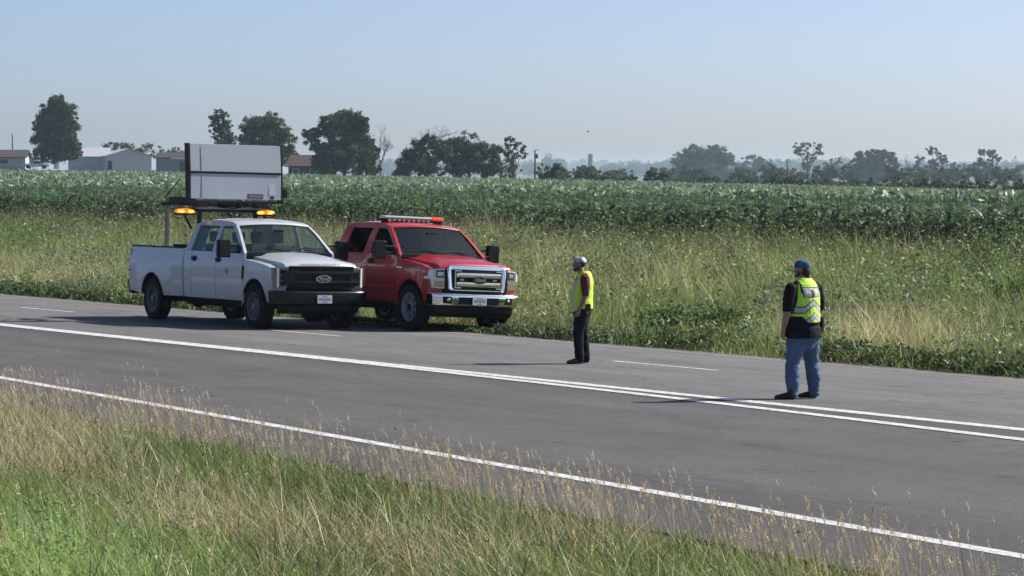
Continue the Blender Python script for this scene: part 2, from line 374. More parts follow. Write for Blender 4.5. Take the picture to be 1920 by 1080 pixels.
M_rpaint = carpaint('red_truck_paint', (.40, .008, .011), .35)

def text_mesh(name, body, size, ext, shear=0.):
    cu = bpy.data.curves.new(name, 'FONT'); cu.body = body; cu.size = size; cu.extrude = ext; cu.align_x = 'CENTER'; cu.align_y = 'CENTER'; cu.shear = shear; cu.resolution_u = 3
    o = bpy.data.objects.new(name, cu); COL.objects.link(o); dg = bpy.context.evaluated_depsgraph_get(); dg.update()
    me = bpy.data.meshes.new_from_object(o.evaluated_get(dg)); bpy.data.objects.remove(o); bpy.data.curves.remove(cu); me.name = name; return me

def truck(kind, loc, yaw, roll):
    white = kind == 'white'
    WB = 4.47 if white else 3.96
    AX = -WB; BED0 = -3.09; END = -5.62 if white else -5.16
    PT = M_wpaint if white else M_rpaint
    WR = .415 if white else .43; RA = .525
    root = empty('pickup_truck', loc); root.rotation_euler = Euler((R(roll), 0, yaw))
    def mb(): b = MB(); b.warp = warp_body; return b
    def line_arch(b, ax, ymin):       # the inside of a wheel opening is black liner
        for i, f in enumerate(b.f):
            P = [b.v[k] for k in f]
            if all(abs(math.hypot(p[0] - ax, p[2] - WR) - RA) < .035 for p in P) and sum(abs(p[1]) for p in P) / len(P) < .975: b.m[i] = 1
    cxl = [-.4, -.2, 0, .2, .35, .5, .6, .7, .78]
    # ---------- front body: fenders
    b = mb()
    fr = [(-.47, .50), (-.50, .50)] if False else []
    top = [(.80, 1.13), (.70, 1.175), (.4, 1.225), (0, 1.265), (-.47, 1.30)] if white else [(.755, 1.14), (.70, 1.19), (.4, 1.25), (0, 1.30), (-.47, 1.335)]
    prof = [(-.47, .50)] + arc(0, WR, RA, 176, 8, 16) + [(.80 if white else .755, .53 if white else .60)] + top
    b.slab(prof, .72, 1.0, cx=cxl, cy=[.8, .88, .94], cz=[.7, .9, 1.05, 1.15], bevel=.022, both=True)
    # nose panel under the hood edge
    b.slab([(.60, .55), (.80, .55), (.82, 1.0), (.80, 1.12), (.6, 1.14)], -.73, .73, cy=CY, bevel=.01, mat=1)
    line_arch(b, 0, .73); b.build('front_fender', [PT, M_black], root, TS)
    # ---------- hood
    b = mb()
    if white: hp = [(.86, 1.215), (.83, 1.265), (.72, 1.305), (.45, 1.355), (.1, 1.395), (-.30, 1.425), (-.62, 1.44), (-.62, 1.30), (.5, 1.18), (.86, 1.185)]
    else: hp = [(.78, 1.25), (.74, 1.30), (.6, 1.345), (.35, 1.385), (0, 1.42), (-.3, 1.44), (-.62, 1.45), (-.62, 1.30), (.5, 1.2), (.78, 1.2)]
    b.slab(hp, -.80 if white else -.84, .80 if white else .84, cx=[-.4, -.2, 0, .2, .4, .6, .7, .8], cy=CY, bevel=.045, seg=4)
    # power bulge
    # hood shape: sides fall away
    for i, (x, y, z) in enumerate(b.v):
        if z > 1.19:
            f = abs(y) / .80; drop = .03 * f ** 2 + (.055 * float(sstep(.62, .78, f))) * float(sstep(1.0, .2, x))
            b.v[i] = (x, y, z - drop)
    b.build('hood', PT, root, TS, angle=40)
    if white:
        # raised letters along the hood lip
        b2 = MB(); b2.box(0, .001, 0, .001, 0, .001)
        me = text_mesh('hood_lettering', 'SUPER DUTY', .075, .002)
        for v in me.vertices:
            a, c, d = v.co; a *= 2.05
            x, y, z = warp_body((.845 - c * .35, a, 1.243 + c * .8)); v.co = ((x + .006 + d) * TS, y * TS, (z - .03 * (abs(y) / .8) ** 2) * TS)
        link('hood_lettering', me, PT, root)
    # ---------- windscreen cowl and wipers
    b = mb(); b.slab([(-.44, 1.36), (-.44, 1.425), (-.66, 1.45), (-.66, 1.36)], -.93, .93, cy=CY); b.build('windscreen_cowl', M_black, root, TS)
    for y0, y1 in ((-.05, -.72), (.62, .0)):
        b = mb(); b.tube([(-.55, y0, 1.46), (-.66, (y0 + y1) / 2, 1.515), (-.62, y1, 1.49)], .011, 6); b.build('wiper', M_black, root, TS)
    # ---------- cab shell: pillars, roof, back wall, floor
    b = mb()
    for poly in ([(-.47, 1.30), (-.47, 1.415), (-.60, 1.43), (-.72, 1.30)],
                 [(-.47, 1.415), (-.60, 1.43), (-1.285, 1.955), (-1.20, 2.0)],
                 [(-1.20, 2.0), (-1.285, 1.955), (-2.76, 1.955), (-2.86, 1.995)],
                 [(-1.71, 1.43), (-1.86, 1.43), (-1.83, 1.955), (-1.71, 1.955)] if white else [(-1.62, 1.43), (-1.90, 1.43), (-1.80, 1.955), (-1.60, 1.955)],
                 [(-2.79, 1.43), (-3.05, 1.43), (-2.86, 1.995), (-2.72, 1.955)] if white else [(-2.66, 1.43), (-3.05, 1.43), (-2.86, 1.995), (-2.60, 1.955)],
                 [(-2.715, .50), (-3.05, .50), (-3.05, 1.43), (-2.715, 1.43)]):
        b.slab(poly, .93, 1.0, cz=[.7, .9, 1.05, 1.22, 1.43, 1.6, 1.8], bevel=.012, both=True)
    b.slab([(-1.165, 1.965), (-1.2, 2.005), (-1.4, 2.045), (-1.8, 2.072), (-2.3, 2.072), (-2.7, 2.045), (-2.90, 1.985), (-2.88, 1.955)], -1.0, 1.0, cx=[-1.3, -1.5, -2, -2.5], cy=CY + [-.96, .96], bevel=.03, seg=3)
    b.slab([(-3.05, .50), (-2.99, .50), (-2.99, 1.46), (-3.05, 1.46)], -.96, .96, cy=CY)
    for y0, y1 in ((-.99, -.62), (.62, .99)): b.slab([(-3.05, 1.46), (-2.99, 1.46), (-2.83, 1.97), (-2.89, 1.97)], y0, y1)
    b.slab([(-2.90, 1.86), (-2.84, 1.86), (-2.83, 1.97), (-2.89, 1.97)], -.62, .62, cy=[-.3, 0, .3])
    b.slab([(-.72, .42), (-2.98, .42), (-2.98, .60), (-.72, .60)], -.93, .93, mat=1)
    b.slab([(-.46, .5), (-.72, .5), (-.72, 1.36), (-.46, 1.36)], -.92, .92, mat=1)
    b.build('cab', [PT, M_dark], root, TS)
    # ---------- doors with windows, handles
    for sg in (-1, 1):
        for dn, (xa, xb), win, hx in (('front_door', (-.478, -1.645), [(-.66, 1.43), (-1.72, 1.43), (-1.72, 1.957), (-1.29, 1.957)], -1.52),
                                      ('rear_door', (-1.655, -2.707), [(-1.85, 1.43), (-2.80, 1.43), (-2.71, 1.957), (-1.82, 1.957)], -2.58)):
            b = mb()
            z1 = 1.43
            b.slab([(xa, .50), (xb, .50), (xb, z1), (xa, z1 - (.01 if dn[0] == 'f' else 0))], .93 * sg, 1.0 * sg, cx=[-1, -1.3, -2, -2.3], cz=[.6, .75, .9, 1.0, 1.12, 1.22, 1.33], bevel=.010)
            # pressed feature line along the door
            for i, (x, y, z) in enumerate(b.v):
                k = math.exp(-((z - .72) / .05) ** 2) * .012 - math.exp(-((z - 1.12) / .12) ** 2) * .006
                b.v[i] = (x, y - sg * k if abs(y) > .93 else y, z)
            d = b.build(dn, PT, root, TS)
            b = mb(); b.slab(win, .955 * sg, .962 * sg, cz=[1.6, 1.8]); b.build('window', M_glass if white else M_tint, d, TS)
            b = mb(); b.slab([(hx - .10, 1.245), (hx + .10, 1.245), (hx + .10, 1.30), (hx - .10, 1.30)], 1.0 * sg, 1.035 * sg, bevel=.014)
            b.slab([(hx - .085, 1.215), (hx + .085, 1.215), (hx + .085, 1.32), (hx - .085, 1.32)], .995 * sg, 1.005 * sg)
            b.build('handle', M_black, d, TS)
            # rubber seal along the belt
            b = mb(); b.slab([(win[0][0], 1.418), (win[1][0], 1.418), (win[1][0], 1.434), (win[0][0], 1.434)], .985 * sg, 1.004 * sg); b.build('window_seal', M_black, d, TS)
            if white and sg == -1 and dn[0] == 'f':
                b = mb()
                for i in range(3): b.slab([(-1.20 + .016 * i, 1.06 - .03 * i), (-1.07 - .012 * i, 1.06 - .03 * i), (-1.07 - .012 * i, 1.08 - .03 * i), (-1.20 + .016 * i, 1.08 - .03 * i)], -1.012, -1.008)
                b.slab([(-1.17, 1.10), (-1.10, 1.10), (-1.10, 1.125), (-1.17, 1.125)], -1.012, -1.008)
                b.build('door_badge', M_plated, d, TS)
    # ---------- glass front and back
    b = mb(); b.slab([(-.575, 1.44), (-.565, 1.44), (-1.185, 1.972), (-1.195, 1.972)], -.955, .955, cy=CY, cz=[1.6, 1.8])
    b.build('windscreen', M_glass, root, TS)
    b = mb(); b.slab([(-3.02, 1.46), (-3.012, 1.46), (-2.858, 1.86), (-2.866, 1.86)], -.62, .62, cy=[-.3, 0, .3]); b.build('rear_window', M_glass if white else M_tint, root, TS)
    # ---------- interior
    for x0, ys in ((-1.62, (-.42, .42)), (-2.55, (-.45, .45))):
        for y in ys:
            b = MB(); b.box(x0 - .02, x0 + .48, y - .25, y + .25, .85, 1.02, bevel=.04)
            b.slab([(x0 - .22, 1.55), (x0 - .1, 1.57), (x0 + .08, 1.0), (x0 - .08, .98)], y - .25, y + .25, bevel=.04)
            b.slab([(x0 - .26, 1.80), (x0 - .15, 1.80), (x0 - .13, 1.59), (x0 - .23, 1.59)], y - .13, y + .13, bevel=.035)
            b.build('seat', M_seat, root, TS)
    b = mb(); b.slab([(-.62, 1.40), (-.95, 1.38), (-1.02, 1.15), (-.62, 1.0)], -.9, .9, cy=CY, bevel=.02); b.build('dashboard', M_seat, root, TS)
    b = MB(); ring = [(-1.1 + .07 * math.sin(a), .42 + .19 * math.cos(a), 1.33 + .18 * math.sin(a)) for a in [i * math.pi / 10 for i in range(21)]]
    b.tube(ring, .016, 8, cap=False); b.tube([(-1.1, .42, 1.33), (-.9, .42, 1.22)], .03); b.tube([(-1.1, .25, 1.33), (-1.1, .59, 1.33)], .02); b.build('steering_wheel', M_seat, root, TS)
    b = mb(); b.box(-1.06, -1.03, -.13, .13, 1.80, 1.87, bevel=.012); b.build('rear_view_mirror', M_black, root, TS)
    # ---------- cargo bed
    b = mb()
    prof = [(BED0, .50)] + arc(AX, WR, RA, 8, 172, 16)[::1] + [(END, .56), (END, 1.455), (BED0, 1.455)]
    b.slab(prof, .90, 1.0, cx=[BED0 - .4, AX - .7, AX + .7, AX, END + .3], cz=[.7, .9, 1.05, 1.12, 1.22, 1.35], bevel=.022, both=True)
    for i, (x, y, z) in enumerate(b.v):      # flared lip round the wheel opening, crease along the side
        if abs(y) > .95:
            r = math.hypot(x - AX, z - WR)
            k = .03 * float(sstep(RA + .16, RA + .02, r)) - .008 * math.exp(-((z - 1.12) / .12) ** 2)
            b.v[i] = (x, y + math.copysign(k, y), z)
    b.slab([(BED0, .78), (END + .05, .78), (END + .05, .84), (BED0, .84)], -.91, .91, mat=1)
    b.slab([(BED0, .8), (BED0 - .05, .8), (BED0 - .05, 1.45), (BED0, 1.45)], -.91, .91)
    for s_ in (-1, 1): b.slab(arc(AX, WR, RA + .03, 0, 180, 12), .6 * s_, .905 * s_, mat=1)
    line_arch(b, AX, .0); b.build('cargo_bed', [PT, M_dark], root, TS)
    b = mb(); b.slab([(END, .60), (END + .06, .60), (END + .06, 1.45), (END, 1.45)], -.895, .895, cy=CY, bevel=.015); b.build('tailgate', PT, root, TS)
    for sg in (-1, 1):
        b = mb(); b.slab([(BED0 - .01, 1.455), (END + .01, 1.455), (END + .01, 1.478), (BED0 - .01, 1.478)], .89 * sg, 1.0 * sg, bevel=.008); b.build('bed_rail_cap', M_black, root, TS)
        b = mb(); b.slab([(END - .012, .93), (END + .09, .93), (END + .12, 1.40), (END - .012, 1.40)], .86 * sg, 1.012 * sg, bevel=.02); b.build('tail_lamp', M_red, root, TS)
        # rocker panel
        b = mb(); b.slab([(-.60, .36), (-3.0, .36), (-3.0, .495), (-.56, .495)], .80 * sg, .965 * sg, bevel=.02); b.build('rocker_panel', M_dark, root, TS)
        if not white:
            b = MB(); b.box(-2.9, -.7, sg * .93 if sg > 0 else -1.02, 1.02 if sg > 0 else -.93, .36, .42, bevel=.02); b.build('running_board', M_dark, root, TS)
    b = mb(); b.slab([(END - .16, .48), (END + .02, .48), (END + .02, .70), (END - .02, .78), (END - .16, .78)], -.96, .96, cy=CY, bevel=.025); b.build('rear_bumper', M_gloss if white else M_chrome, root, TS)
    if white:
        b = MB(); b.box(END - .45, END, -.05, .05, .42, .50, bevel=.01); b.box(END - .22, END + .1, -.35, .35, .40, .46, bevel=.01); b.build('tow_hitch', M_dark, root, TS)
    # ---------- underbody
    b = MB()
    for y in (-.42, .42): b.box(END + .1, .6, y - .05, y + .05, .44, .62)
    b.tube([(0, -.8, WR), (0, .8, WR)], .055); b.tube([(AX, -.8, WR), (AX, .8, WR)], .06); b.ellipsoid((AX, .05, WR), (.18, .2, .17)); b.ellipsoid((0, .2, WR), (.16, .18, .15))
    b.tube([(AX, .05, WR + .05), (-1.2, .05, .55)], .05); b.box(-3.6, -2.2, -.75, -.25, .42, .72, bevel=.04); b.box(-.6, .65, -.62, .62, .45, 1.12); b.box(-1.6, -.6, -.3, .3, .45, .7, bevel=.05)
    b.tube([(-1.5, -.3, .45), (-3.4, -.35, .43), (-3.3 - .9, -.3, .52)], .045)
    b.build('chassis', M_dark, root, TS)
    # ---------- wheels
    wheel_src = []
    for ax in (0, AX):
        for sg in (-1, 1):
            if not wheel_src or True:
                t = MB(); W = .128; r = WR
                t.lathe([(r * .60, -W * .8), (r * .64, -W), (r * .82, -W * 1.06), (r * .93, -W), (r * .985, -W * .86), (r, -W * .6), (r, W * .6), (r * .985, W * .86), (r * .93, W), (r * .82, W * 1.06), (r * .64, W), (r * .60, W * .8)], (0, 0, 0), n=48)
                for k in range(40):     # tread blocks
                    a = 2 * math.pi * k / 40; c, s_ = math.cos(a), math.sin(a)
                    for h in (-.088, -.03, .03, .088):
                        a2 = a + (.04 if h in (-.03, .088) else -.04); c, s_ = math.cos(a2), math.sin(a2); p = []
                        for dr, dt, dh in [(q, u, w) for q in (-.012, .012) for u in (-.021, .021) for w in (-.022, .022)]:
                            rr = r + dr; p.append((rr * c - dt * s_, h + dh, rr * s_ + dt * c))
                        t.add(p, [(0, 1, 3, 2), (4, 6, 7, 5), (0, 4, 5, 1), (2, 3, 7, 6), (0, 2, 6, 4), (1, 5, 7, 3)])
                rim = MB(); q = r * .62
                rim.lathe([(q, -W * .85), (q * 1.03, -W * .98), (q * .96, -W * .95), (q * .90, -W * .45), (q * .86, -W * .1), (q * .86, W * .9), (q, W * .85)], (0, 0, 0), n=40)
                if white:
                    rim.lathe([(q * .93, -W * .42), (q * .72, -W * .10), (q * .52, -W * .25), (q * .44, -W * .55), (q * .28, -W * .62), (q * .25, -W * .85), (0.001, -W * .9)], (0, 0, 0), n=40)
                    for k in range(8):
                        a = 2 * math.pi * k / 8; rim.ellipsoid((q * .74 * math.cos(a), -W * .20, q * .74 * math.sin(a)), (.034, .012, .034), 10, 6, mat=1)
                else:
                    rim.lathe([(q * .34, -W * .25), (q * .32, -W * .7), (q * .2, -W * .82), (0.001, -W * .84)], (0, 0, 0), n=30)
                    rim.lathe([(q * .9, -W * .05), (q * .3, -W * .02)], (0, 0, 0), n=30, mat=1)
                    for k in range(7):
                        a = 2 * math.pi * k / 7; ca, sa = math.cos(a), math.sin(a)
                        pts = []
                        for rr, hw, y0 in ((q * .25, .028, -W * .72), (q * .62, .020, -W * .7), (q * .93, .032, -W * .62)):
                            for sgn in (-1, 1):
                                for yy in (y0, y0 + .05): pts.append((rr * ca - sgn * hw * sa, yy, rr * sa + sgn * hw * ca))
                        F = []
                        for j in (0, 4): F += [(j, j + 4, j + 6, j + 2), (j + 1, j + 3, j + 7, j + 5), (j, j + 1, j + 5, j + 4), (j + 2, j + 6, j + 7, j + 3)]
                        rim.add(pts, F)
                hub = MB()
                for k in range(8):
                    a = 2 * math.pi * k / 8; hub.tube([(.083 * math.cos(a), -W * .5, .083 * math.sin(a)), (.083 * math.cos(a), -W * .72, .083 * math.sin(a))], .011, 6)
                hub.lathe([(.062, -W * .55), (.06, -W * .98), (.045, -W * 1.04), (.001, -W * 1.05)], (0, 0, 0), n=20)
            w = bpy.data.objects.new('wheel', None); COL.objects.link(w); w.parent = root
            w.location = (ax * TS, sg * .87 * TS, WR * TS); w.rotation_euler = (0, random.random() * 6 * sg, math.pi if sg > 0 else 0)
            if not (ax == 0 and sg == -1):
                for src in wheel_src: c = src.copy(); COL.objects.link(c); c.parent = w
            else:
                wheel_src = [t.build('tyre', M_rub, w, TS, 50), rim.build('rim', [M_steel if white else M_alloy, M_dark], w, TS), hub.build('hub', M_steel if white else M_dark, w, TS)]
    # ---------- mirrors
    for sg in (-1, 1):
        b = MB(); b.tube([(-.66, .95 * sg, 1.43), (-.70, 1.22 * sg, 1.44)], .028); b.tube([(-.70, .92 * sg, 1.56), (-.72, 1.22 * sg, 1.56)], .024)
        b.slab([(-.56, 1.41), (-.80, 1.41), (-.80, 1.60), (-.70, 1.60)], .935 * sg, .965 * sg)
        m_ = b.build('mirror_arm', M_black, root, TS)
        b = MB(); b.slab([(1.16, 1.32), (1.40, 1.33), (1.41, 1.64), (1.38, 1.67), (1.18, 1.67), (1.155, 1.64)], -.79, -.66, bevel=.035, seg=3)
        for i, (x, y, z) in enumerate(b.v): b.v[i] = (y if False else x, y, z)
        # slab above lies in (y,z): build it across x
        b = MB(); b.slab([(1.16, 1.32), (1.40, 1.33), (1.41, 1.64), (1.38, 1.67), (1.18, 1.67), (1.155, 1.64)], -.80, -.66, bevel=.035, seg=3, axis='x')
        if sg < 0: b.v = [(x, -y, z) for x, y, z in b.v]
        b.build('mirror_housing', M_black if white else M_gloss, m_, TS)
        b = MB(); b.slab([(1.19, 1.36), (1.375, 1.365), (1.385, 1.63), (1.19, 1.64)], -.806, -.80, axis='x')
        if sg < 0: b.v = [(x, -y, z) for x, y, z in b.v]
        b.build('mirror_glass', M_mirror, m_, TS)
    # ---------- front end
    def fslab(b, poly, x0, x1, **k): b.slab(poly, x0, x1, axis='x', **k)
    cyf = [-.85, -.7, -.55, -.4, -.2, 0, .2, .4, .55, .7, .85]
    def yc(lo, hi): return [c for c in cyf if lo < c < hi]
    if white:
        g = mb()
        fslab(g, [(-.70, .77), (.70, .77), (.73, .9), (.73, 1.12), (.70, 1.20), (-.70, 1.20), (-.73, 1.12), (-.73, .9)], .80, .86, cy=yc(-.73, .73))
        fslab(g, [(-.72, 1.165), (.72, 1.165), (.70, 1.205), (-.70, 1.205)], .86, .90, cy=yc(-.7, .7), bevel=.01)
        fslab(g, [(-.70, .77), (.70, .77), (.71, .80), (-.71, .80)], .86, .90, cy=yc(-.7, .7), bevel=.01)
        gr = g.build('grille', M_black, root, TS)
        for z, h in ((1.075, .075), (.90, .065)):
            g = mb(); fslab(g, [(-.80, z - h / 2), (.80, z - h / 2), (.80, z + h / 2), (-.80, z + h / 2)], .865, .925, cy=yc(-.8, .8), bevel=.016); g.build('grille_bar', M_gloss, gr, TS)
        for s_ in (-1, 1):
            g = mb(); fslab(g, [(.60 * s_, .86), (.835 * s_, .86), (.835 * s_, 1.11), (.60 * s_, 1.11)], .87, .918, cy=[.7 * s_], bevel=.014); g.build('grille_nostril', M_gloss, gr, TS)
        g = mb()
        for z in (.985, 1.02, .84, .95, 1.14): fslab(g, [(-.69, z - .008), (.69, z - .008), (.69, z + .008), (-.69, z + .008)], .858, .875, cy=yc(-.69, .69))
        g.build('grille_mesh', M_gloss, gr, TS)
        lx = .74
        for sg in (-1, 1):
            b = mb(); fslab(b, [(lx * sg, .79), (.985 * sg, .79), (.995 * sg, 1.0), (.985 * sg, 1.17), (.72 * sg, 1.185)], .66, .875, cy=[.85 * sg, .93 * sg], bevel=.012); h = b.build('headlight', M_lens2, root, TS)
            b = mb()
            for z0, z1 in ((.83, .91), (.94, 1.02), (1.05, 1.13)): fslab(b, [(.765 * sg, z0), (.875 * sg, z0), (.875 * sg, z1), (.765 * sg, z1)], .872, .882, bevel=.008)
            b.build('lamp_bowl', M_dark, h, TS)
            b = mb(); fslab(b, [(.90 * sg, .80), (.94 * sg, .80), (.94 * sg, 1.16), (.90 * sg, 1.16)], .874, .885, bevel=.006); b.build('lamp_strip', M_lensw, h, TS)
            b = mb(); fslab(b, [(.965 * sg, 1.04), (.998 * sg, 1.04), (.994 * sg, 1.15), (.965 * sg, 1.15)], .74, .878, bevel=.006); b.build('turn_signal', M_amber, h, TS)
        b = mb(); b.slab([(.70, .74), (.95, .74), (.985, .715), (.99, .60), (.97, .50), (.90, .46), (.70, .46)], -1.035, 1.035, cx=[.8, .9], cy=CY + [-.96, .96], bevel=.02); bm_ = b.build('front_bumper', M_gloss, root, TS)
        b = mb(); b.slab([(.72, .46), (.92, .46), (.90, .36), (.80, .30), (.72, .31)], -.90, .90, cy=CY, bevel=.02); b.build('air_dam', M_black, root, TS)
        b = mb(); fslab(b, [(-.22, .50), (.22, .50), (.22, .68), (-.22, .68)], .985, .995); b.build('bumper_recess', M_dark, bm_, TS)
        for s_ in (-1, 1):
            b = mb(); fslab(b, [(.52 * s_, .56), (.66 * s_, .56), (.66 * s_, .63), (.52 * s_, .63)], .985, .998, bevel=.01); b.build('fog_light', M_gloss, bm_, TS)
            b = MB(); b.tube([(.92, .42 * s_, .40), (1.02, .42 * s_, .40), (1.02, .42 * s_, .45), (.92, .42 * s_, .45)], .012, 6); b.build('tow_hook', M_black, root, TS)
        EMZ, EMX, PLZ, PLX = .965, .93, .585, .998
        # side vent in the fender
        b = mb(); b.slab([(-.60 + .12, .92), (-.43, .92), (-.40, 1.17), (-.47, 1.17)], -1.016, -1.004, cz=[1.05]); b.build('fender_vent', M_black, root, TS)
    else:
        g = mb()
        fslab(g, [(-.60, .77), (.60, .77), (.65, .80), (.67, 1.10), (.67, 1.23), (.62, 1.265), (-.62, 1.265), (-.67, 1.23), (-.67, 1.10), (-.65, .80)], .70, .865, cy=yc(-.7, .7), bevel=.05, seg=3)
        g.v = [(x - max(0, z - 1.165) * .62, y, z) for x, y, z in g.v]; gr = g.build('grille', M_chrome, root, TS)
        g = mb(); fslab(g, [(-.53, .80), (.53, .80), (.57, .84), (.57, 1.185), (-.57, 1.185), (-.57, .84)], .86, .870, cy=yc(-.56, .56)); g.build('grille_opening', M_black, gr, TS)
        g = mb()
        for p in ([(-.54, .835), (-.515, .835), (-.515, 1.16), (-.54, 1.16)], [(.54, .835), (.515, .835), (.515, 1.16), (.54, 1.16)], [(-.54, 1.145), (-.40, 1.145), (-.40, 1.165), (-.54, 1.165)], [(.54, 1.145), (.40, 1.145), (.40, 1.165), (.54, 1.165)], [(-.54, .825), (-.40, .825), (-.40, .845), (-.54, .845)], [(.54, .825), (.40, .825), (.40, .845), (.54, .845)], [(-.54, .775), (.54, .775), (.54, .795), (-.54, .795)]):
            fslab(g, p, .866, .895, bevel=.004)
        g.build('grille_frame', M_chrome, gr, TS)
        for z in (1.075, .905):
            g = mb(); fslab(g, [(-.50, z - .048), (.50, z - .048), (.50, z + .048), (-.50, z + .048)], .868, .915, cy=yc(-.5, .5), bevel=.02, seg=3); g.build('grille_bar', M_chrome, gr, TS)
        for s_ in (-1, 1):
            g = mb(); fslab(g, [(.33 * s_, .975), (.42 * s_, .975), (.42 * s_, 1.005), (.33 * s_, 1.005)], .868, .884); g.build('grille_slot', M_lens, gr, TS)
        for sg in (-1, 1):
            b = mb(); fslab(b, [(.715 * sg, .80), (.97 * sg, .81), (1.0 * sg, 1.0), (.99 * sg, 1.17), (.72 * sg, 1.19)], .56, .83, cy=[.85 * sg, .93 * sg], bevel=.02); h = b.build('headlight', M_lens, root, TS)
            b = mb(); fslab(b, [(.73 * sg, 1.01), (.89 * sg, 1.01), (.90 * sg, 1.15), (.73 * sg, 1.165)], .826, .835, bevel=.015); b.build('lamp_bowl', M_blue, h, TS)
            b = mb(); fslab(b, [(.755 * sg, 1.045), (.865 * sg, 1.045), (.865 * sg, 1.12), (.755 * sg, 1.12)], .829, .841, bevel=.02); b.build('lamp_glass', M_lens, h, TS)
            b = mb(); fslab(b, [(.735 * sg, .835), (.93 * sg, .835), (.93 * sg, .95), (.735 * sg, .95)], .826, .835, bevel=.02); b.build('turn_signal', pmat('peach_lamp_bowl', (.42, .30, .22), .2, metal=.6), h, TS)
            b = mb(); fslab(b, [(.955 * sg, .98), (1.004 * sg, .98), (.996 * sg, 1.14), (.955 * sg, 1.14)], .56, .832, bevel=.01); b.build('side_marker', M_lensw, h, TS)
        b = mb(); b.slab([(.60, .735), (.88, .735), (.93, .715), (.94, .62), (.92, .51), (.87, .48), (.60, .48)], -1.0, 1.0, cx=[.7, .8, .9], cy=CY + [-.96, .96], bevel=.025, seg=3); bm_ = b.build('front_bumper', M_chrome, root, TS)
        b = mb(); fslab(b, [(-.47, .525), (.47, .525), (.47, .66), (-.47, .66)], .925, .945, cy=yc(-.47, .47)); b.build('bumper_opening', M_dark, bm_, TS)
        for s_ in (-1, 1):
            b = mb(); fslab(b, [(.62 * s_, .54), (.82 * s_, .54), (.82 * s_, .67), (.62 * s_, .67)], .90, .945, bevel=.03); f_ = b.build('fog_light', M_dark, bm_, TS)
            b = mb(); b.ellipsoid((.945, .70 * s_, .605), (.012, .04, .035)); b.build('fog_lens', M_lens, f_, TS)
        b = mb(); b.slab([(.56, .48), (.87, .48), (.85, .36), (.74, .27), (.56, .28)], -.93, .93, cy=CY, bevel=.03); b.build('air_dam', M_black, root, TS)
        EMZ, EMX, PLZ, PLX = .99, .917, .595, .948
        b = mb(); b.slab([(-.50, 1.16), (-.30, 1.16), (-.28, 1.20), (-.50, 1.20)], -1.012, -1.004); b.build('fender_badge', M_chrome, root, TS)
        # moulding along the doors
        for sg in (-1, 1):
            b = mb(); b.slab([(-.60, .76), (-2.98, .76), (-2.98, .81), (-.60, .81)], 1.0 * sg, 1.016 * sg, bevel=.006); b.build('side_moulding', PT, root, TS)
    # oval badge
    b = MB(); n_ = 36
    EW, EH = (.165, .072) if white else (.160, .072)
    ov = lambda k: [(EW * k * math.cos(2 * math.pi * i / n_), EMZ + EH * (k if k == 1 else k * .96) * math.sin(2 * math.pi * i / n_)) for i in range(n_)]
    b.slab(ov(1.0), EMX, EMX + .014, axis='x', bevel=.005); b.slab(ov(.86), EMX + .0125, EMX + .016, axis='x', mat=1)
    em = b.build('badge', [M_chrome if white else M_blue, M_blue], root, TS)
    me = text_mesh('badge_lettering', 'Ford', .10, .002, .25)
    for v in me.vertices:
        a, c, d = v.co; v.co = ((EMX + .018 + d) * TS, a * 1.05 * TS, (EMZ + c * .9) * TS)
    link('badge_lettering', me, pmat('silver_script', (.55, .58, .62), .3, metal=.8), em)
    # number plate with embossed shapes
    b = MB(); b.box(PLX, PLX + .006, -.155, .155, PLZ - .078, PLZ + .078, bevel=.002); pl = b.build('number_plate', M_plate, root, TS)
    b = MB()
    for i in range(6):
        y = -.105 + .042 * i; b.box(PLX + .006, PLX + .0075, y - .012, y + .012, PLZ - .03, PLZ + .03)
    for z in (.055, -.055): b.box(PLX + .006, PLX + .0075, -.06, .06, PLZ + z - .006, PLZ + z + .006)
    b.build('plate_embossing', M_plated, pl, TS)
    # roof antenna / marker
    if not white:
        b = MB(); b.lathe([(.03, 0), (.012, .02), (.006, .10), (.001, .11)], (-1.35, 0.35, 2.02), 'z', 10); b.build('antenna', M_black, root, TS)
    b = MB(); b.tube([(-.30, .88, 1.28), (-.33, .90, 1.5), (-.42, .92, 2.0)], [.008, .005, .003], 6)
    if white: b.build('antenna', M_black, root, TS)
    return root, mb

white_t, mbw = truck('white', (0, 0, 0), 0, 0)
red_t, mbr = truck('red', (0, 0, 0), 0, 0)
def place(o, n, t, yaw_deg, slope, z):
    x, y = xy_of(n, t); o.location = (x, y, z); o.rotation_euler = Euler((R(-slope), 0, R(-90 + yaw_deg)))
place(white_t, 30.40, 56.70, 31.6, 1.35, float(road_z(np.array(30.36))) - .005)
place(red_t, 33.17, 55.35, 32.2, 2.9, -.175)
tag(white_t, 'white crew cab pickup truck with lit amber beacons and raised message board', 'pickup truck')
tag(red_t, 'red pickup truck with chrome grille and roof light bar parked half on the grass verge', 'pickup truck')

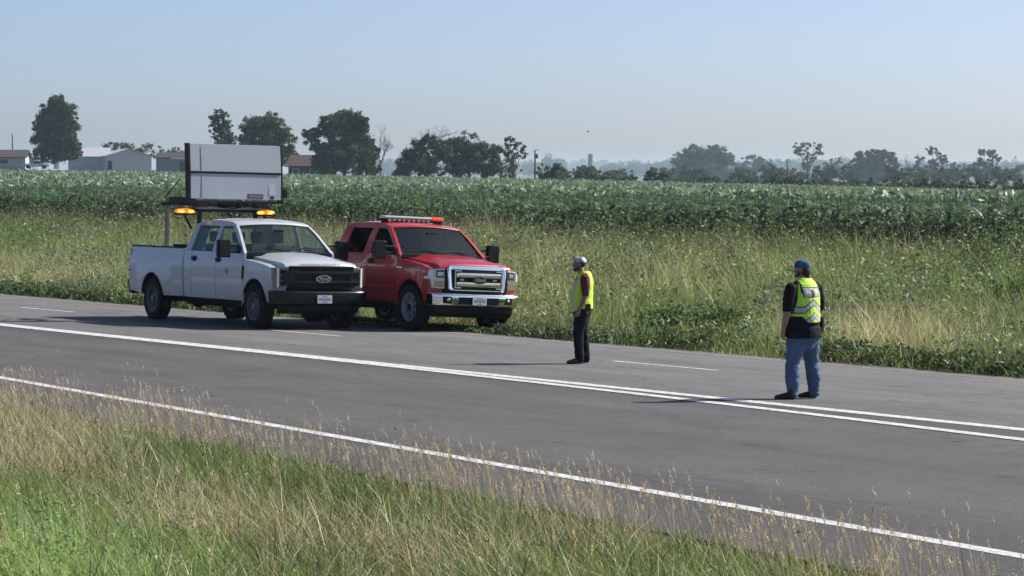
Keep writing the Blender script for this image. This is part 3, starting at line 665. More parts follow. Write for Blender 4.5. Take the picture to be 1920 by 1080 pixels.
# ------------------------------------------------------------------ message board and beacons on the white truck
M_alu = pmat('painted_aluminium_sheet', (.36, .40, .46), .8, var=.05, vscale=3, spec=.2)
M_frame = pmat('black_steel_frame', (.010, .010, .011), .55, var=.3, spec=.2)
def mpart(b, name, mats, par, sc=TS): return b.build(name, mats, par, sc)
b = MB()
for y in (-.62, .62):
    b.box(-3.20, -3.13, y - .035, y + .035, 1.47, 2.22, bevel=.006)
b.box(-3.21, -3.12, -.84, .84, 2.18, 2.245, bevel=.006); b.box(-3.205, -3.125, -.84, .84, 1.478, 1.53, bevel=.006)
b.tube([(-3.17, -.82, 1.50), (-3.75, -.88, 1.50)], .03, 8); b.tube([(-3.17, .82, 1.50), (-3.75, .88, 1.50)], .03, 8)
b.tube([(-3.15, -.80, 1.85), (-3.05, -1.02, 2.14)], .022, 8)
b.box(-3.22, -3.18, -.3, .3, 2.245, 2.31, bevel=.006)
for y in (-.62, -.2, .25, .66): b.tube([(-3.17, y, 2.2), (-3.17, y, 2.38)], .03, 8)
rack = mpart(b, 'headache_rack', M_frame, white_t)
b = MB(); b.box(-3.24, -3.12, -.70, .70, 2.10 + .13, 2.16 + .13, bevel=.01); mpart(b, 'rack_tube', pmat('grey_rack_tube', (.22, .23, .25), .4, metal=.6), rack)
# rear mast carrying the lifting frame
b = MB(); b.box(-4.62, -4.55, -.68, -.61, .84, 2.30, bevel=.008); mast = mpart(b, 'lift_mast', pmat('galvanised_mast', (.16, .165, .17), .5, metal=.5), white_t)
b = MB(); b.box(-4.72, -3.10, -.70, -.60, 2.30, 2.36, bevel=.01); b.box(-4.25, -3.75, -.78, -.40, 2.30, 2.47, bevel=.01); b.box(-4.72, -4.62, -.74, .74, 2.30, 2.36, bevel=.01); b.box(-4.72, -3.10, .60, .70, 2.30, 2.36, bevel=.01)
b.tube([(-4.55, -.72, 2.46), (-3.2, -1.05, 2.82)], .014, 6); mpart(b, 'lift_frame', M_frame, white_t)
# the board: two leaves folded a little back along the middle
BW, BC = 1.005, .10
bx, bz0, bz1, bz2 = -2.98, 2.44, 2.965, 3.53
def leaf(xa, za, xb, zb, y0, y1, th): return [(xa, za), (xb, zb), (xb - th, zb), (xa - th, za)]
b = MB(); b.slab(leaf(bx, bz0, bx - .03, bz1 - .012, 0, 0, .16), BC - BW, BC + BW, bevel=.006); b.slab(leaf(bx - .03, bz1 + .012, bx - .10, bz2, 0, 0, .16), BC - BW, BC + BW, bevel=.006)
board = mpart(b, 'message_board', M_alu, white_t)
b = MB()
b.box(bx - .18, bx - .015, BC - BW + .01, BC + BW - .01, bz1 - .022, bz1 + .022)
for s_ in (-1, 1):
    y0, y1 = sorted((BC + s_ * (BW + .002), BC + s_ * (BW + .034)))
    b.slab(leaf(bx + .006, bz0 - .03, bx - .03, bz1, 0, 0, .18), y0, y1); b.slab(leaf(bx - .03, bz1, bx - .10, bz2 + .01, 0, 0, .18), y0, y1)
b.box(bx - .17, bx + .01, BC - BW - .05, BC + BW + .05, bz0 - .075, bz0 - .03); b.box(bx - .33, bx - .17, BC - BW + .05, BC + BW - .05, bz0 + .02, bz2 - .05)
b.box(bx - .24, bx + .02, BC - .86, BC - .66, bz0 - .17, bz0 - .075); b.box(bx - .24, bx + .02, BC + .45, BC + .70, bz0 - .17, bz0 - .075); b.box(bx - .22, bx - .05, BC - .30, BC + .30, bz0 - .13, bz0 - .075)
b.tube([(bx - .05, BC - .6, bz0 - .08), (bx - .02, BC - .35, bz0 - .16), (bx - .08, BC, bz0 - .18), (bx - .06, BC + .4, bz0 - .12)], .014, 6)
mpart(b, 'board_frame', M_frame, board)
b = MB(); b.tube([(bx - .1, BC + BW + .05, bz0 + .22), (bx - .1, BC + BW + .16, bz0 + .22)], .045, 10); b.box(bx - .18, bx - .02, BC + BW + .05, BC + BW + .16, bz0 + .05, bz0 + .20, bevel=.02)
mpart(b, 'hinge_motor', M_frame, board)
b = MB(); b.slab(leaf(bx + .004, bz0 + .03, bx - .026, bz1 - .05, 0, 0, .006), BC - BW + .225, BC - BW + .245); b.slab(leaf(bx - .029, bz1 + .05, bx - .088, bz2 - .06, 0, 0, .006), BC - BW + .225, BC - BW + .24)
mpart(b, 'panel_seam', M_steel, board)
b = MB(); b.slab(leaf(bx + .004, bz0 + .022, bx - .001, bz0 + .115, 0, 0, .006), BC + .25, BC + .60)
b2 = MB(); b2.slab(leaf(bx + .004, bz0 + .022, bx, bz0 + .07, 0, 0, .006), BC + .76, BC + .84); mpart(b2, 'latch', M_frame, board)
lab = mpart(b, 'board_label', pmat('dark_label', (.05, .05, .06), .5), board)
b = MB()
for i in range(9): b.slab(leaf(bx + .0055, bz0 + .045, bx + .003, bz0 + .09, 0, 0, .005), BC + .275 + .035 * i, BC + .297 + .035 * i)
mpart(b, 'label_print', pmat('faint_label_print', (.22, .22, .25), .6), lab)
b = MB(); b.slab(leaf(bx + .002, bz0 + .09, bx - .018, bz0 + .31, 0, 0, .006), BC + .73, BC + .87); mpart(b, 'inspection_hatch', pmat('lighter_hatch', (.42, .46, .52), .8, spec=.2), board)
# beacons
M_beacon = pmat('lit_amber_lens', (.45, .11, .005), .25, coat=.4, emit=(1.0, .26, .012), estr=.62)
M_bulb = pmat('lit_amber_bulb', (.9, .5, .1), .3, emit=(1.0, .52, .08), estr=1.05)
BZ = -.10
for y in (-.93, .83):
    b = MB(); b.box(-3.24, -3.10, y - .22, y + .22, 2.215 + BZ, 2.25 + BZ, bevel=.01); b.tube([(-3.17, y, 2.06), (-3.17, y, 2.12)], .03, 8)
    be = mpart(b, 'beacon', M_frame, white_t)
    b = MB(); b.ellipsoid((-3.17, y, 2.285 + BZ), (.085, .235, .062), 20, 10); mpart(b, 'beacon_lens', M_beacon, be)
    b = MB()
    for dy in (-.11, .085): b.ellipsoid((-3.115, y + dy, 2.285 + BZ), (.045, .085, .036), 12, 8)
    mpart(b, 'beacon_lamp', M_bulb, be)
# light bar on the red truck
b = MB(); b.box(-1.86, -1.62, -.66, .66, 2.065, 2.111, bevel=.012)
for y in (-.6, .6): b.box(-1.80, -1.68, y - .05, y + .05, 2.0, 2.08)
lb = mpart(b, 'light_bar', M_black, red_t)
M_dome = pmat('milky_light_bar_dome', (.52, .53, .50), .3, coat=.7, var=.06)
b = MB(); b.box(-1.86, -1.62, -.67, .40, 2.112, 2.170, bevel=.026, cy=[-.4, -.1, .2]); mpart(b, 'light_bar_dome', M_dome, lb)
b = MB(); b.box(-1.865, -1.615, .405, .68, 2.095, 2.178, bevel=.03); mpart(b, 'light_bar_end', pmat('orange_red_dome', (.75, .08, .02), .3, coat=.6, emit=(1, .10, .02), estr=.25), lb)
for i in range(9): b = MB(); b.box(-1.617, -1.612, -.60 + .11 * i, -.53 + .11 * i, 2.074, 2.104); mpart(b, 'light_bar_lamp', M_lens, lb)

# ------------------------------------------------------------------ grass, weeds and crop
def blades(p, h, w, az, lean, bend, col, tipcol=None, seg=3):
    """p (N,3) foot; blade of height h leaning towards azimuth az; returns verts, quads, colours"""
    N = len(p); k = seg + 1
    s = np.linspace(0, 1, k)[None, :]
    dx, dy = np.cos(az)[:, None], np.sin(az)[:, None]
    out = (lean[:, None] * s + bend[:, None] * s ** 2.2) * h[:, None]
    up = h[:, None] * (s - .25 * np.clip(bend, 0, 3)[:, None] * s ** 2.5)
    cx = p[:, 0:1] + dx * out; cy = p[:, 1:2] + dy * out; cz = p[:, 2:3] + up
    fa = rng.uniform(0, math.pi, N)[:, None]; wx, wy = np.cos(fa), np.sin(fa)
    ww = w[:, None] * .5 * (1 - .85 * s ** 1.6)
    V = np.empty((N, k, 2, 3), np.float32)
    V[:, :, 0, 0] = cx - wx * ww; V[:, :, 1, 0] = cx + wx * ww; V[:, :, 0, 1] = cy - wy * ww; V[:, :, 1, 1] = cy + wy * ww; V[:, :, :, 2] = cz[:, :, None]
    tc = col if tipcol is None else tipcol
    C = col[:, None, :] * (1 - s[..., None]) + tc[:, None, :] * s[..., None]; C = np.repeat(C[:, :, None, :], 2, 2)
    b = (np.arange(N) * k * 2)[:, None] + (np.arange(seg) * 2)[None, :]
    F = np.stack([b, b + 1, b + 3, b + 2], -1).reshape(-1, 4)
    return V.reshape(-1, 3), F, C.reshape(-1, 3)
def leaves(p, size, col, tilt=.9, aspect=1.8, az=None, elev=None):
    """single leaf quads (kite shaped) at points p"""
    N = len(p); az = rng.uniform(0, 2 * math.pi, N) if az is None else az; el = rng.normal(0, tilt, N) if elev is None else elev
    d = np.stack([np.cos(az) * np.cos(el), np.sin(az) * np.cos(el), np.sin(el)], -1)
    r = rng.normal(0, 1, (N, 3)); wv = np.cross(d, r); wv /= np.linalg.norm(wv, axis=1, keepdims=True) + 1e-9
    L = (size * .5 * aspect)[:, None]; Wd = (size * .5)[:, None]
    V = np.stack([p - d * L, p + wv * Wd, p + d * L, p - wv * Wd], 1).astype(np.float32)
    F = np.arange(N * 4).reshape(N, 4)
    return V.reshape(-1, 3), F, np.repeat(col, 4, 0)
def merge(parts):
    V, F, C = [], [], []; o = 0
    for v, f, c in parts: V.append(v); F.append(f + o); C.append(c); o += len(v)
    return np.concatenate(V), np.concatenate(F), np.concatenate(C)
def lerpc(a, b, t): t = np.asarray(t)[:, None]; return np.array(a)[None, :] * (1 - t) + np.array(b)[None, :] * t
def jit(c, a=.18): return np.clip(c * (1 + rng.normal(0, a, (len(c), 1))) * (1 + rng.normal(0, a * .35, c.shape)), .002, 1)
M_grass = leafmat('grass_blade', .5, .33, .3)
M_weed = leafmat('weed_leaf', .5, .34, .35)
M_crop = leafmat('glossy_crop_leaf', .5, .28, .45, (.9, 1.0, .9))
M_tree = leafmat('tree_leaf', .6, .36, .25)
GREEN_A, GREEN_B, LIME, TAN, PALE, BROWN = (.075, .115, .038), (.13, .175, .062), (.21, .305, .12), (.36, .30, .205), (.56, .51, .40), (.21, .165, .125)

# ---- foreground bank
def fore_pts(N, dmin, dmax):
    d2 = NEAR_EDGE - rng.uniform(dmin, dmax, N); tt = rng.uniform(12, 56, N)
    c2, s2 = math.cos(TH2), math.sin(TH2)
    x = c2 * d2 - s2 * tt; y = s2 * d2 + c2 * tt
    u = x / y; k = (np.abs(u) < .20) & (y > 17)
    x, y, d2 = x[k], y[k], d2[k]; z = G(x, y); v = 320 + 6000 * (CAM_H - z) / y
    k = v < 1330; return x[k], y[k], z[k], NEAR_EDGE - d2[k], tt[k] if False else None
def px_of(x, y, z): return 960 + 6000 * x / y, 320 + 6000 * (CAM_H - z) / y
def fore_tan(x, y, z):
    """share of dry grass, and of bright young grass, as they grow on the bank"""
    px, py = px_of(x, y, z)
    nz = fbm(x * 1.1, y * .8, 1)
    e = lambda cx, cy, rx, ry: np.exp(-(((px - cx) / rx) ** 2 + ((py - cy) / ry) ** 2))
    dry = .16 + 1.15 * (nz - .45) + .85 * e(90, 890, 210, 65) + .9 * e(390, 1015, 190, 60) + .3 * e(1000, 1060, 300, 50) + .45 * e(100, 790, 260, 40) + .5 * e(1500, 1040, 300, 50) - 1.0 * e(610, 930, 280, 62) - .7 * e(320, 862, 150, 36) - .6 * e(1330, 1080, 190, 60) - 1.0 * e(80, 1110, 270, 110) - .3 * e(800, 1000, 260, 60)
    lime = 1.1 * e(80, 1120, 270, 110) + .35 * (fbm(x * .9, y * .9, 9) > .6)
    return np.clip(dry, 0, 1), np.clip(lime, 0, 1)
x, y, z, dn, _ = fore_pts(430000, .05, 16)
keep = rng.uniform(0, 1, len(x)) < np.clip(.06 + dn * .75, 0, 1)
x, y, z, dn = x[keep], y[keep], z[keep], dn[keep]
dry, lime = fore_tan(x, y, z)
isdry = rng.uniform(0, 1, len(x)) < dry * .8
tuft = .6 * fbm(x * 2.2, y * 2.2, 4) + .4 * vnoise(x * 6, y * 5, 14)
h = (.08 + .27 * np.clip(dn / 2.0, 0, 1)) * rng.uniform(.45, 1.35, len(x)) * (.28 + 1.45 * tuft); h = np.where(isdry, h * 1.12, h)
g = lerpc(GREEN_A, GREEN_B, rng.uniform(0, 1, len(x))); g = g * (1 - lime[:, None]) + np.array(LIME) * lime[:, None]
shade = fbm(x * .7, y * .5, 12); g = g * (.7 + .6 * shade[:, None]) ; g[:, 0] *= 1 + .5 * np.clip(tuft - .5, 0, .4)
dc = lerpc(TAN, PALE, rng.beta(1.3, 3, len(x))); dc = np.where((rng.uniform(0, 1, len(x)) < .35)[:, None], np.array(BROWN), dc)
c = jit(np.where(isdry[:, None], dc, g), .28)
bright = rng.uniform(0, 1, len(x)) < .012; c[bright] = (.60, .60, .46); h = np.where(bright, h * 1.15, h)
az = math.pi + rng.normal(0, 1.5, len(x))
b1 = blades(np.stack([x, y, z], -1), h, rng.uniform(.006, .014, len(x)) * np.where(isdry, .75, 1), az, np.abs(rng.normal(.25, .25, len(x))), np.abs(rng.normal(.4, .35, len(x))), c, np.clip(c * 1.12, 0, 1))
# seed-headed stems
def stems(x, y, z, h, tone, lean_az, wstem=.0045, head=(.05, .13)):
    N = len(x); P = np.stack([x, y, z], -1); az = lean_az + rng.normal(0, .6, N); ln = np.abs(rng.normal(.16, .10, N)); bd = np.abs(rng.normal(.06, .05, N))
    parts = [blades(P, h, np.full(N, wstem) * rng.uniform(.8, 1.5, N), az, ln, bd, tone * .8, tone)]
    k = 14
    hl = rng.uniform(head[0], head[1], N)
    idx = np.repeat(np.arange(N), k); f = np.tile(np.linspace(0, 1, k), N)
    s = 1 - hl[idx] / h[idx] * (1 - f)
    out = (ln[idx] * s + bd[idx] * s ** 2.2) * h[idx]
    q = np.stack([x[idx] + np.cos(az[idx]) * out, y[idx] + np.sin(az[idx]) * out, z[idx] + h[idx] * (s - .25 * bd[idx] * s ** 2.5)], -1)
    q[:, :2] += rng.normal(0, .006, (len(q), 2))
    fat = .5 + np.sin(np.pi * np.clip(f * .9 + .05, 0, 1))
    parts.append(leaves(q, .0062 * fat * rng.uniform(.7, 1.3, len(q)), jit(np.clip(tone[idx] * 1.25, 0, 1), .12), elev=rng.normal(1.2, .35, len(q)), aspect=2.6))
    return merge(parts)
xs, ys, zs, dns, _ = fore_pts(30000, .02, 9)
pr = np.where(dns < 1.7, 1.0, .10) * np.clip(fbm(xs * 1.3, ys * 1.3, 21) * 2.8 - .68, .03, 1)
k = rng.uniform(0, 1, len(xs)) < pr; xs, ys, zs, dns = xs[k], ys[k], zs[k], dns[k]
hs = rng.uniform(.26, .64, len(xs)) * (.75 + .5 * fbm(xs * .8, ys * .8, 31)); tall = rng.uniform(0, 1, len(xs)) < .05; hs = np.where(tall, hs * 1.35, hs)
tone = jit(lerpc((.30, .235, .185), (.50, .43, .36), rng.beta(1.6, 1.9, len(xs))), .12)
b2 = stems(xs, ys, zs, hs, tone, math.pi)
def weed_plants(x, y, z, h, width, col, per, size):
    N = len(x); idx = np.repeat(np.arange(N), per); f = rng.beta(1.6, 1.1, len(idx))
    r = width[idx] * np.sqrt(rng.uniform(0, 1, len(idx))) * (.45 + .75 * np.sin(np.pi * np.clip(f, 0, 1) ** .8)); a = rng.uniform(0, 2 * math.pi, len(idx))
    p = np.stack([x[idx] + r * np.cos(a), y[idx] + r * np.sin(a), z[idx] + .03 + h[idx] * f], -1)
    return leaves(p, size[idx] * rng.uniform(.5, 1.4, len(idx)), jit(col[idx], .2), az=a, elev=rng.normal(.3, .6, len(idx)), aspect=3.0)
xl, yl, zl, dl, _ = fore_pts(26000, 1.2, 16); dry_, lime_ = fore_tan(xl, yl, zl); k = rng.uniform(0, 1, len(xl)) < np.clip(lime_ * .8 - .1, .012, 1); xl, yl, zl = xl[k], yl[k], zl[k]
b3 = weed_plants(xl, yl, zl, rng.uniform(.2, .52, len(xl)), np.full(len(xl), .045), jit(lerpc((.13, .20, .075), (.22, .31, .13), rng.uniform(0, 1, len(xl))), .15), 16, np.full(len(xl), .014))
tag(link('foreground_grass', np_mesh('foreground_grass', *merge([b1, b3])), M_grass), kind='stuff')
tag(link('seed_head_grass', np_mesh('seed_head_grass', *merge([b2])), M_grass), kind='stuff')

# ---- far verge: weeds between the road and the crop
def verge_pts(N, q0, q1, ulim=.19):
    q = rng.uniform(q0, q1, N); t = rng.uniform(10, 150, N); x, y = xy_of(N_EDGE + q, t)
    k = np.abs(x / y) < ulim; return x[k], y[k], q[k], t[k]
def truck_clear(x, y, h):
    """plants beside and under the red truck stay low"""
    n, t = nt_of(x, y); ins = (n > 31.5) & (n < 35.0) & (t > 53.6) & (t < 61.4); front = (n > 32) & (n < 36) & (t > 50.5) & (t <= 53.6)
    h = np.where(ins, np.minimum(h, .07), h); return np.where(front, np.minimum(h, .20), h)
def verge_zone(x, y, q, z):
    px, py = px_of(x, y, z); nz = fbm(x * .28, y * .28, 41); n2 = fbm(x * .09, y * .09, 44)
    e = lambda cx, cy, rx, ry: np.exp(-(((px - cx) / rx) ** 2 + ((py - cy) / ry) ** 2))
    dry = -.10 + 1.7 * (nz - .42) + .4 * (n2 - .5)
    dry += 1.1 * e(1720, 672, 270, 24) + .6 * e(1280, 560, 230, 60) + .75 * e(90, 545, 150, 22) + .6 * e(1010, 540, 90, 60) + .8 * np.exp(-((q - 20.5) / 2.2) ** 2) * (t_of(x, y) > 70) + .45 * e(820, 470, 900, 18)
    dry -= .7 * e(1300, 620, 130, 32) + .6 * e(1650, 590, 200, 30) + .5 * e(1880, 520, 90, 60) + .5 * e(250, 470, 200, 30) + .5 * e(1350, 480, 170, 30) + .6 * np.exp(-(q / 1.6) ** 2)
    return np.clip(dry, 0, 1)
def t_of(x, y): return nt_of(x, y)[1]
x, y, q, t = verge_pts(520000, -.15, 23.2); z = G(x, y)
dens = np.clip(.5 + 70 / y * .35, 0, 1); k = rng.uniform(0, 1, len(x)) < dens; x, y, q, t, z = x[k], y[k], q[k], t[k], z[k]
dry = verge_zone(x, y, q, z); isdry = rng.uniform(0, 1, len(x)) < dry * .8
cl = .45 * fbm(x * .45, y * .45, 51) + .55 * fbm(x * 1.5, y * 1.5, 52)
h = np.interp(q, [-.15, .3, 1.5, 5, 14, 22], [.12, .28, .45, .7, .8, .75]) * (.12 + 2.9 * cl ** 1.9) * rng.uniform(.55, 1.35, len(x))
h = truck_clear(x, y, h)
g = lerpc((.135, .18, .080), (.245, .295, .130), rng.uniform(0, 1, len(x))) * (.55 + .85 * fbm(x * .2, y * .2, 61))[:, None]
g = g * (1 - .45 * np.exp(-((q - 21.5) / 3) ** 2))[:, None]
dc = lerpc((.40, .345, .23), (.64, .57, .41), rng.beta(1.4, 2.2, len(x))); dc = np.where((rng.uniform(0, 1, len(x)) < .2)[:, None], np.array((.22, .165, .125)), dc)
c = jit(np.where(isdry[:, None], dc, g), .3)
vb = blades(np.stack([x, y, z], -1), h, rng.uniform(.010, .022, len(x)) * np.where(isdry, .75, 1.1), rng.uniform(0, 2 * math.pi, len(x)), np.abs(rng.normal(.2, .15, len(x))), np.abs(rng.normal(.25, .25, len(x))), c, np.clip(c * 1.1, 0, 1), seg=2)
tag(link('verge_grass', np_mesh('verge_grass', *vb), M_weed), kind='stuff')
# broad-leaved weeds in drifts
x, y, q, t = verge_pts(52000, .15, 23); z = G(x, y)
w = fbm(x * .3, y * .3, 71); dry = verge_zone(x, y, q, z)
k = (rng.uniform(0, 1, len(x)) < np.clip((w - .38) * 4, 0.05, 1) * (1 - .75 * dry)); x, y, q, t, z, w = [a[k] for a in (x, y, q, t, z, w)]
h = np.interp(q, [0, 2, 8, 16, 20, 22.6], [.28, .55, .95, 1.15, 1.25, 1.3]) * rng.uniform(.55, 1.25, len(x)); h = truck_clear(x, y, h)
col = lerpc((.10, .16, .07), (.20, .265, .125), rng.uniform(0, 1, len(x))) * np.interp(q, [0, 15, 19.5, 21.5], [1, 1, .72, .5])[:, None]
col = np.where((fbm(x * .15, y * .15, 77) > .56)[:, None], col * np.array([1.15, .95, 1.5]), col)
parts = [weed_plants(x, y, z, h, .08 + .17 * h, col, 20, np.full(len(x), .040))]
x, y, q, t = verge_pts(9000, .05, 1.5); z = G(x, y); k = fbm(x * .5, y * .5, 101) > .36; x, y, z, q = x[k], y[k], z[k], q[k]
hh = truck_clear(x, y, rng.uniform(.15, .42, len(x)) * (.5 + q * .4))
parts.append(weed_plants(x, y, z, hh, np.full(len(x), .11), jit(lerpc((.045, .075, .030), (.085, .125, .048), rng.uniform(0, 1, len(x))), .2), 18, np.full(len(x), .034)))  # low edge weeds in darker greens: the verge's shaded side put into their colour
# rusty dock and pale flower heads
x, y, q, t = verge_pts(2600, 13, 23); z = G(x, y); k = fbm(x * .2, y * .2, 81) > .46; x, y, z = x[k], y[k], z[k]
parts.append(weed_plants(x, y, z, rng.uniform(.6, 1.3, len(x)), np.full(len(x), .06), jit(np.tile((.13, .085, .07), (len(x), 1)), .25), 22, np.full(len(x), .03)))
x, y, q, t = verge_pts(2600, .4, 21); z = G(x, y); k = (fbm(x * .4, y * .4, 91) > .5) & ((q < 3.2) | (rng.uniform(0, 1, len(x)) < .12)); x, y, z, q = x[k], y[k], z[k], q[k]
hh = truck_clear(x, y, rng.uniform(.35, .7, len(x)))
parts.append(weed_plants(x, y, z + hh * .75, hh * .25, np.full(len(x), .10), jit(np.tile((.50, .50, .42), (len(x), 1)), .12), 10, np.full(len(x), .022)))
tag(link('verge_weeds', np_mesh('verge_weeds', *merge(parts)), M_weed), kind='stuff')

# ---- crop field
def corn_tpl():
    parts_v, parts_f = [], []; o = 0; n = random.randint(8, 9)
    for i in range(n):
        f = i / n; z0 = .25 + 1.25 * f; a = (i % 2) * math.pi + random.gauss(0, .55); L = (.75 - .25 * abs(f - .5)) * random.uniform(.8, 1.15); W = random.uniform(.11, .16)
        s = np.linspace(0, 1, 5); up = .62 * (1 - f * .2); droop = random.uniform(.55, .95)
        r = L * (s * .85); zz = z0 + L * (up * s * 1.3 - droop * s ** 2 * 1.15 * 1.0); tw = random.gauss(0, .5)
        wv = W * .5 * np.sin(np.pi * np.clip(s * .88 + .12, 0, 1)) ** .7; wv[-1] = .004
        px_, py_ = -math.sin(a + tw * .4), math.cos(a + tw * .4)
        V = np.empty((5, 2, 3)); V[:, 0] = np.stack([r * math.cos(a) - px_ * wv, r * math.sin(a) - py_ * wv, zz], -1); V[:, 1] = np.stack([r * math.cos(a) + px_ * wv, r * math.sin(a) + py_ * wv, zz + wv * .5], -1)
        parts_v.append(V.reshape(-1, 3)); b = o + np.arange(4) * 2; parts_f.append(np.stack([b, b + 1, b + 3, b + 2], -1)); o += 10
    # stalk
    for a in (0, 1.57):
        cx_, sx_ = math.cos(a) * .014, math.sin(a) * .014
        parts_v.append(np.array([[-cx_, -sx_, 0], [cx_, sx_, 0], [cx_ * .5, sx_ * .5, 1.6], [-cx_ * .5, -sx_ * .5, 1.6]])); parts_f.append(np.array([[o, o + 1, o + 2, o + 3]])); o += 4
    return np.concatenate(parts_v), np.concatenate(parts_f)
tpls = [corn_tpl() for _ in range(8)]
def scatter_tpl(x, y, z, sc, cols, zsc=None):
    out = []; w = rng.integers(0, len(tpls), len(x)); zsc = sc if zsc is None else zsc
    for i, (tv, tf) in enumerate(tpls):
        m = np.where(w == i)[0]
        if not len(m): continue
        a = rng.uniform(0, 2 * math.pi, len(m)); c_, s_ = np.cos(a)[:, None], np.sin(a)[:, None]
        X = (tv[None, :, 0] * c_ - tv[None, :, 1] * s_) * sc[m][:, None] + x[m][:, None]; Y = (tv[None, :, 0] * s_ + tv[None, :, 1] * c_) * sc[m][:, None] + y[m][:, None]
        Z = tv[None, :, 2] * zsc[m][:, None] + z[m][:, None]; k = len(tv)
        F = (tf[None] + (np.arange(len(m)) * k)[:, None, None]).reshape(-1, 4)
        C = np.repeat(cols[m][:, None, :], k, 1).reshape(-1, 3)
        out.append((np.stack([X, Y, Z], -1).reshape(-1, 3), F, C))
    return merge(out)
rows = []
for r in range(26):
    st = .22 if r < 10 else .30
    t = np.arange(50, 160, st) + rng.normal(0, .03, len(np.arange(50, 160, st))); n = N_CORN + .76 * r + rng.normal(0, .03, len(t)); rows.append(np.stack(xy_of(n, t), -1))
P = np.concatenate(rows); P = P[np.abs(P[:, 0] / P[:, 1]) < .185]
sc = rng.uniform(.86, 1.12, len(P)) * (.93 + .16 * fbm(P[:, 0] * .12, P[:, 1] * .12, 5))
cc = jit(lerpc((.048, .092, .052), (.145, .20, .125), rng.uniform(0, 1, len(P))), .12)
c1 = scatter_tpl(P[:, 0], P[:, 1], G(P[:, 0], P[:, 1]), sc, cc)
# further back only the upper leaves show
N = 60000; Zr = 1 / rng.uniform(1 / 690, 1 / 92, N); u = rng.uniform(-.19, .19, N); x = u * Zr; y = Zr
n, t = nt_of(x, y); Zf, _ = field_far(u); k = (n > N_CORN + 18) & (y < Zf - 2); x, y = x[k], y[k]
sz = np.clip(y / 170, .9, 2.6); topz = G(x, y) + 1.9
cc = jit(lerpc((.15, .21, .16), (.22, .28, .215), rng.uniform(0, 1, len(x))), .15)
prt = []
for j in range(5):
    p = np.stack([x + rng.normal(0, .35, len(x)) * sz, y + rng.normal(0, .6, len(x)) * sz, topz - rng.uniform(-.05, .38, len(x))], -1)
    prt.append(leaves(p, .13 * sz * rng.uniform(.6, 1.3, len(x)), jit(cc, .1), elev=rng.normal(0.1, .7, len(x)), aspect=3.2))
tag(link('corn_crop', np_mesh('corn_crop', *merge([c1] + prt)), M_crop), kind='stuff')
# closed leaf canopy under the top leaves, only behind the first rows
gu = np.linspace(-.3, .3, 90); gq = np.linspace(0, 1, 160) ** 1.7
U, Q = np.meshgrid(gu, gq); Zf, _ = field_far(U); y0 = (N_CORN + 14) / (CS * U + SN); Yc = y0 + (Zf - y0) * Q; Xc = U * Yc
Zc = G(Xc, Yc) + 1.52 + .25 * (vnoise(Xc * .8, Yc * .5, 3) - .5)
i0 = (np.arange(159)[:, None] * 90 + np.arange(89)[None, :]).ravel()
cv = np.stack([Xc, Yc, Zc], -1).reshape(-1, 3); cn = fbm(Xc.ravel() * .5, Yc.ravel() * .15, 8)
tag(link('crop_canopy', np_mesh('crop_canopy', cv, np.stack([i0, i0 + 1, i0 + 91, i0 + 90], -1), lerpc((.07, .11, .075), (.115, .155, .105), cn), smooth=True), M_crop), kind='stuff')

# ---- single bushes standing out of the verge
def bush(px, py_base, wpx, hpx, q, label, cols, leaf, count, group='bushes and tall weeds on the verge'):
    # distance along the sight line where it meets the row q metres behind the road edge
    u = (px - 960) / 6000; y = (N_EDGE + q) / (CS * u + SN); x = u * y; z = float(G(x, y)); s = 6000 / y
    count = int(count * 2.2); W, H = wpx / s, hpx / s; o = empty('weed_bush', (x, y, z)); tag(o, label, 'bush', group)
    nb = max(5, int(W * 4)); cen = np.stack([rng.uniform(-.5, .5, nb) * W * .75, rng.uniform(-.4, .4, nb) * W * .6, H * rng.uniform(.35, .85, nb)], -1)
    idx = rng.integers(0, nb, count); p = cen[idx] + rng.normal(0, 1, (count, 3)) * np.array([W * .13, W * .13, H * .16]); p[:, 2] = np.clip(p[:, 2], .02, None)
    col = jit(lerpc(cols[0], cols[1], np.clip(rng.normal(.5, .3, count), 0, 1)), .15)
    link('foliage', np_mesh('foliage', *leaves(p, leaf * .62 * rng.uniform(.6, 1.4, count), col, elev=rng.normal(0, .6, count), aspect=2.0)), M_weed, o)
    b = MB()
    for i in range(nb): b.tube([(random.gauss(0, .05), random.gauss(0, .05), 0), tuple(cen[i] * .6), tuple(cen[i])], [.014, .01, .005], 5)
    b.build('stem', pmat('weed_stem', (.06, .08, .03)), o)
    return o
bush(12, 408, 60, 26, 22, 'bright green rounded bush at the edge of the crop beside the left frame', ((.07, .13, .03), (.12, .20, .05)), .07, 900)
bush(1300, 640, 190, 66, 3.2, 'broad dark green bush low beside the road between the two standing people', ((.035, .08, .02), (.07, .13, .03)), .065, 2600)
bush(1885, 540, 110, 80, 12, 'tall deep green bush near the right edge of the verge', ((.04, .085, .022), (.075, .135, .035)), .08, 1500)
bush(1360, 500, 150, 45, 14, 'wide leafy green bush behind the dry grass on the verge', ((.045, .09, .03), (.08, .135, .045)), .08, 1500)
bush(1000, 438, 60, 26, 20.5, 'grey-green thistle clump against the dark foot of the crop', ((.07, .085, .06), (.12, .135, .10)), .07, 700)
bush(700, 436, 46, 30, 21, 'pale green tall weed behind the cab roof of the red truck', ((.10, .15, .05), (.15, .20, .08)), .06, 500)
bush(1128, 452, 44, 34, 19, 'pale upright weed with light leaves right of the red truck', ((.10, .15, .06), (.17, .21, .10)), .06, 480)
bush(1600, 690, 150, 34, 1.8, 'low green weed clump at the road edge right of the man in jeans', ((.03, .065, .02), (.06, .11, .03)), .06, 1300)
bush(1840, 690, 130, 36, 2.2, 'low dense weed clump at the road edge far to the right', ((.03, .065, .02), (.065, .11, .03)), .06, 1300)

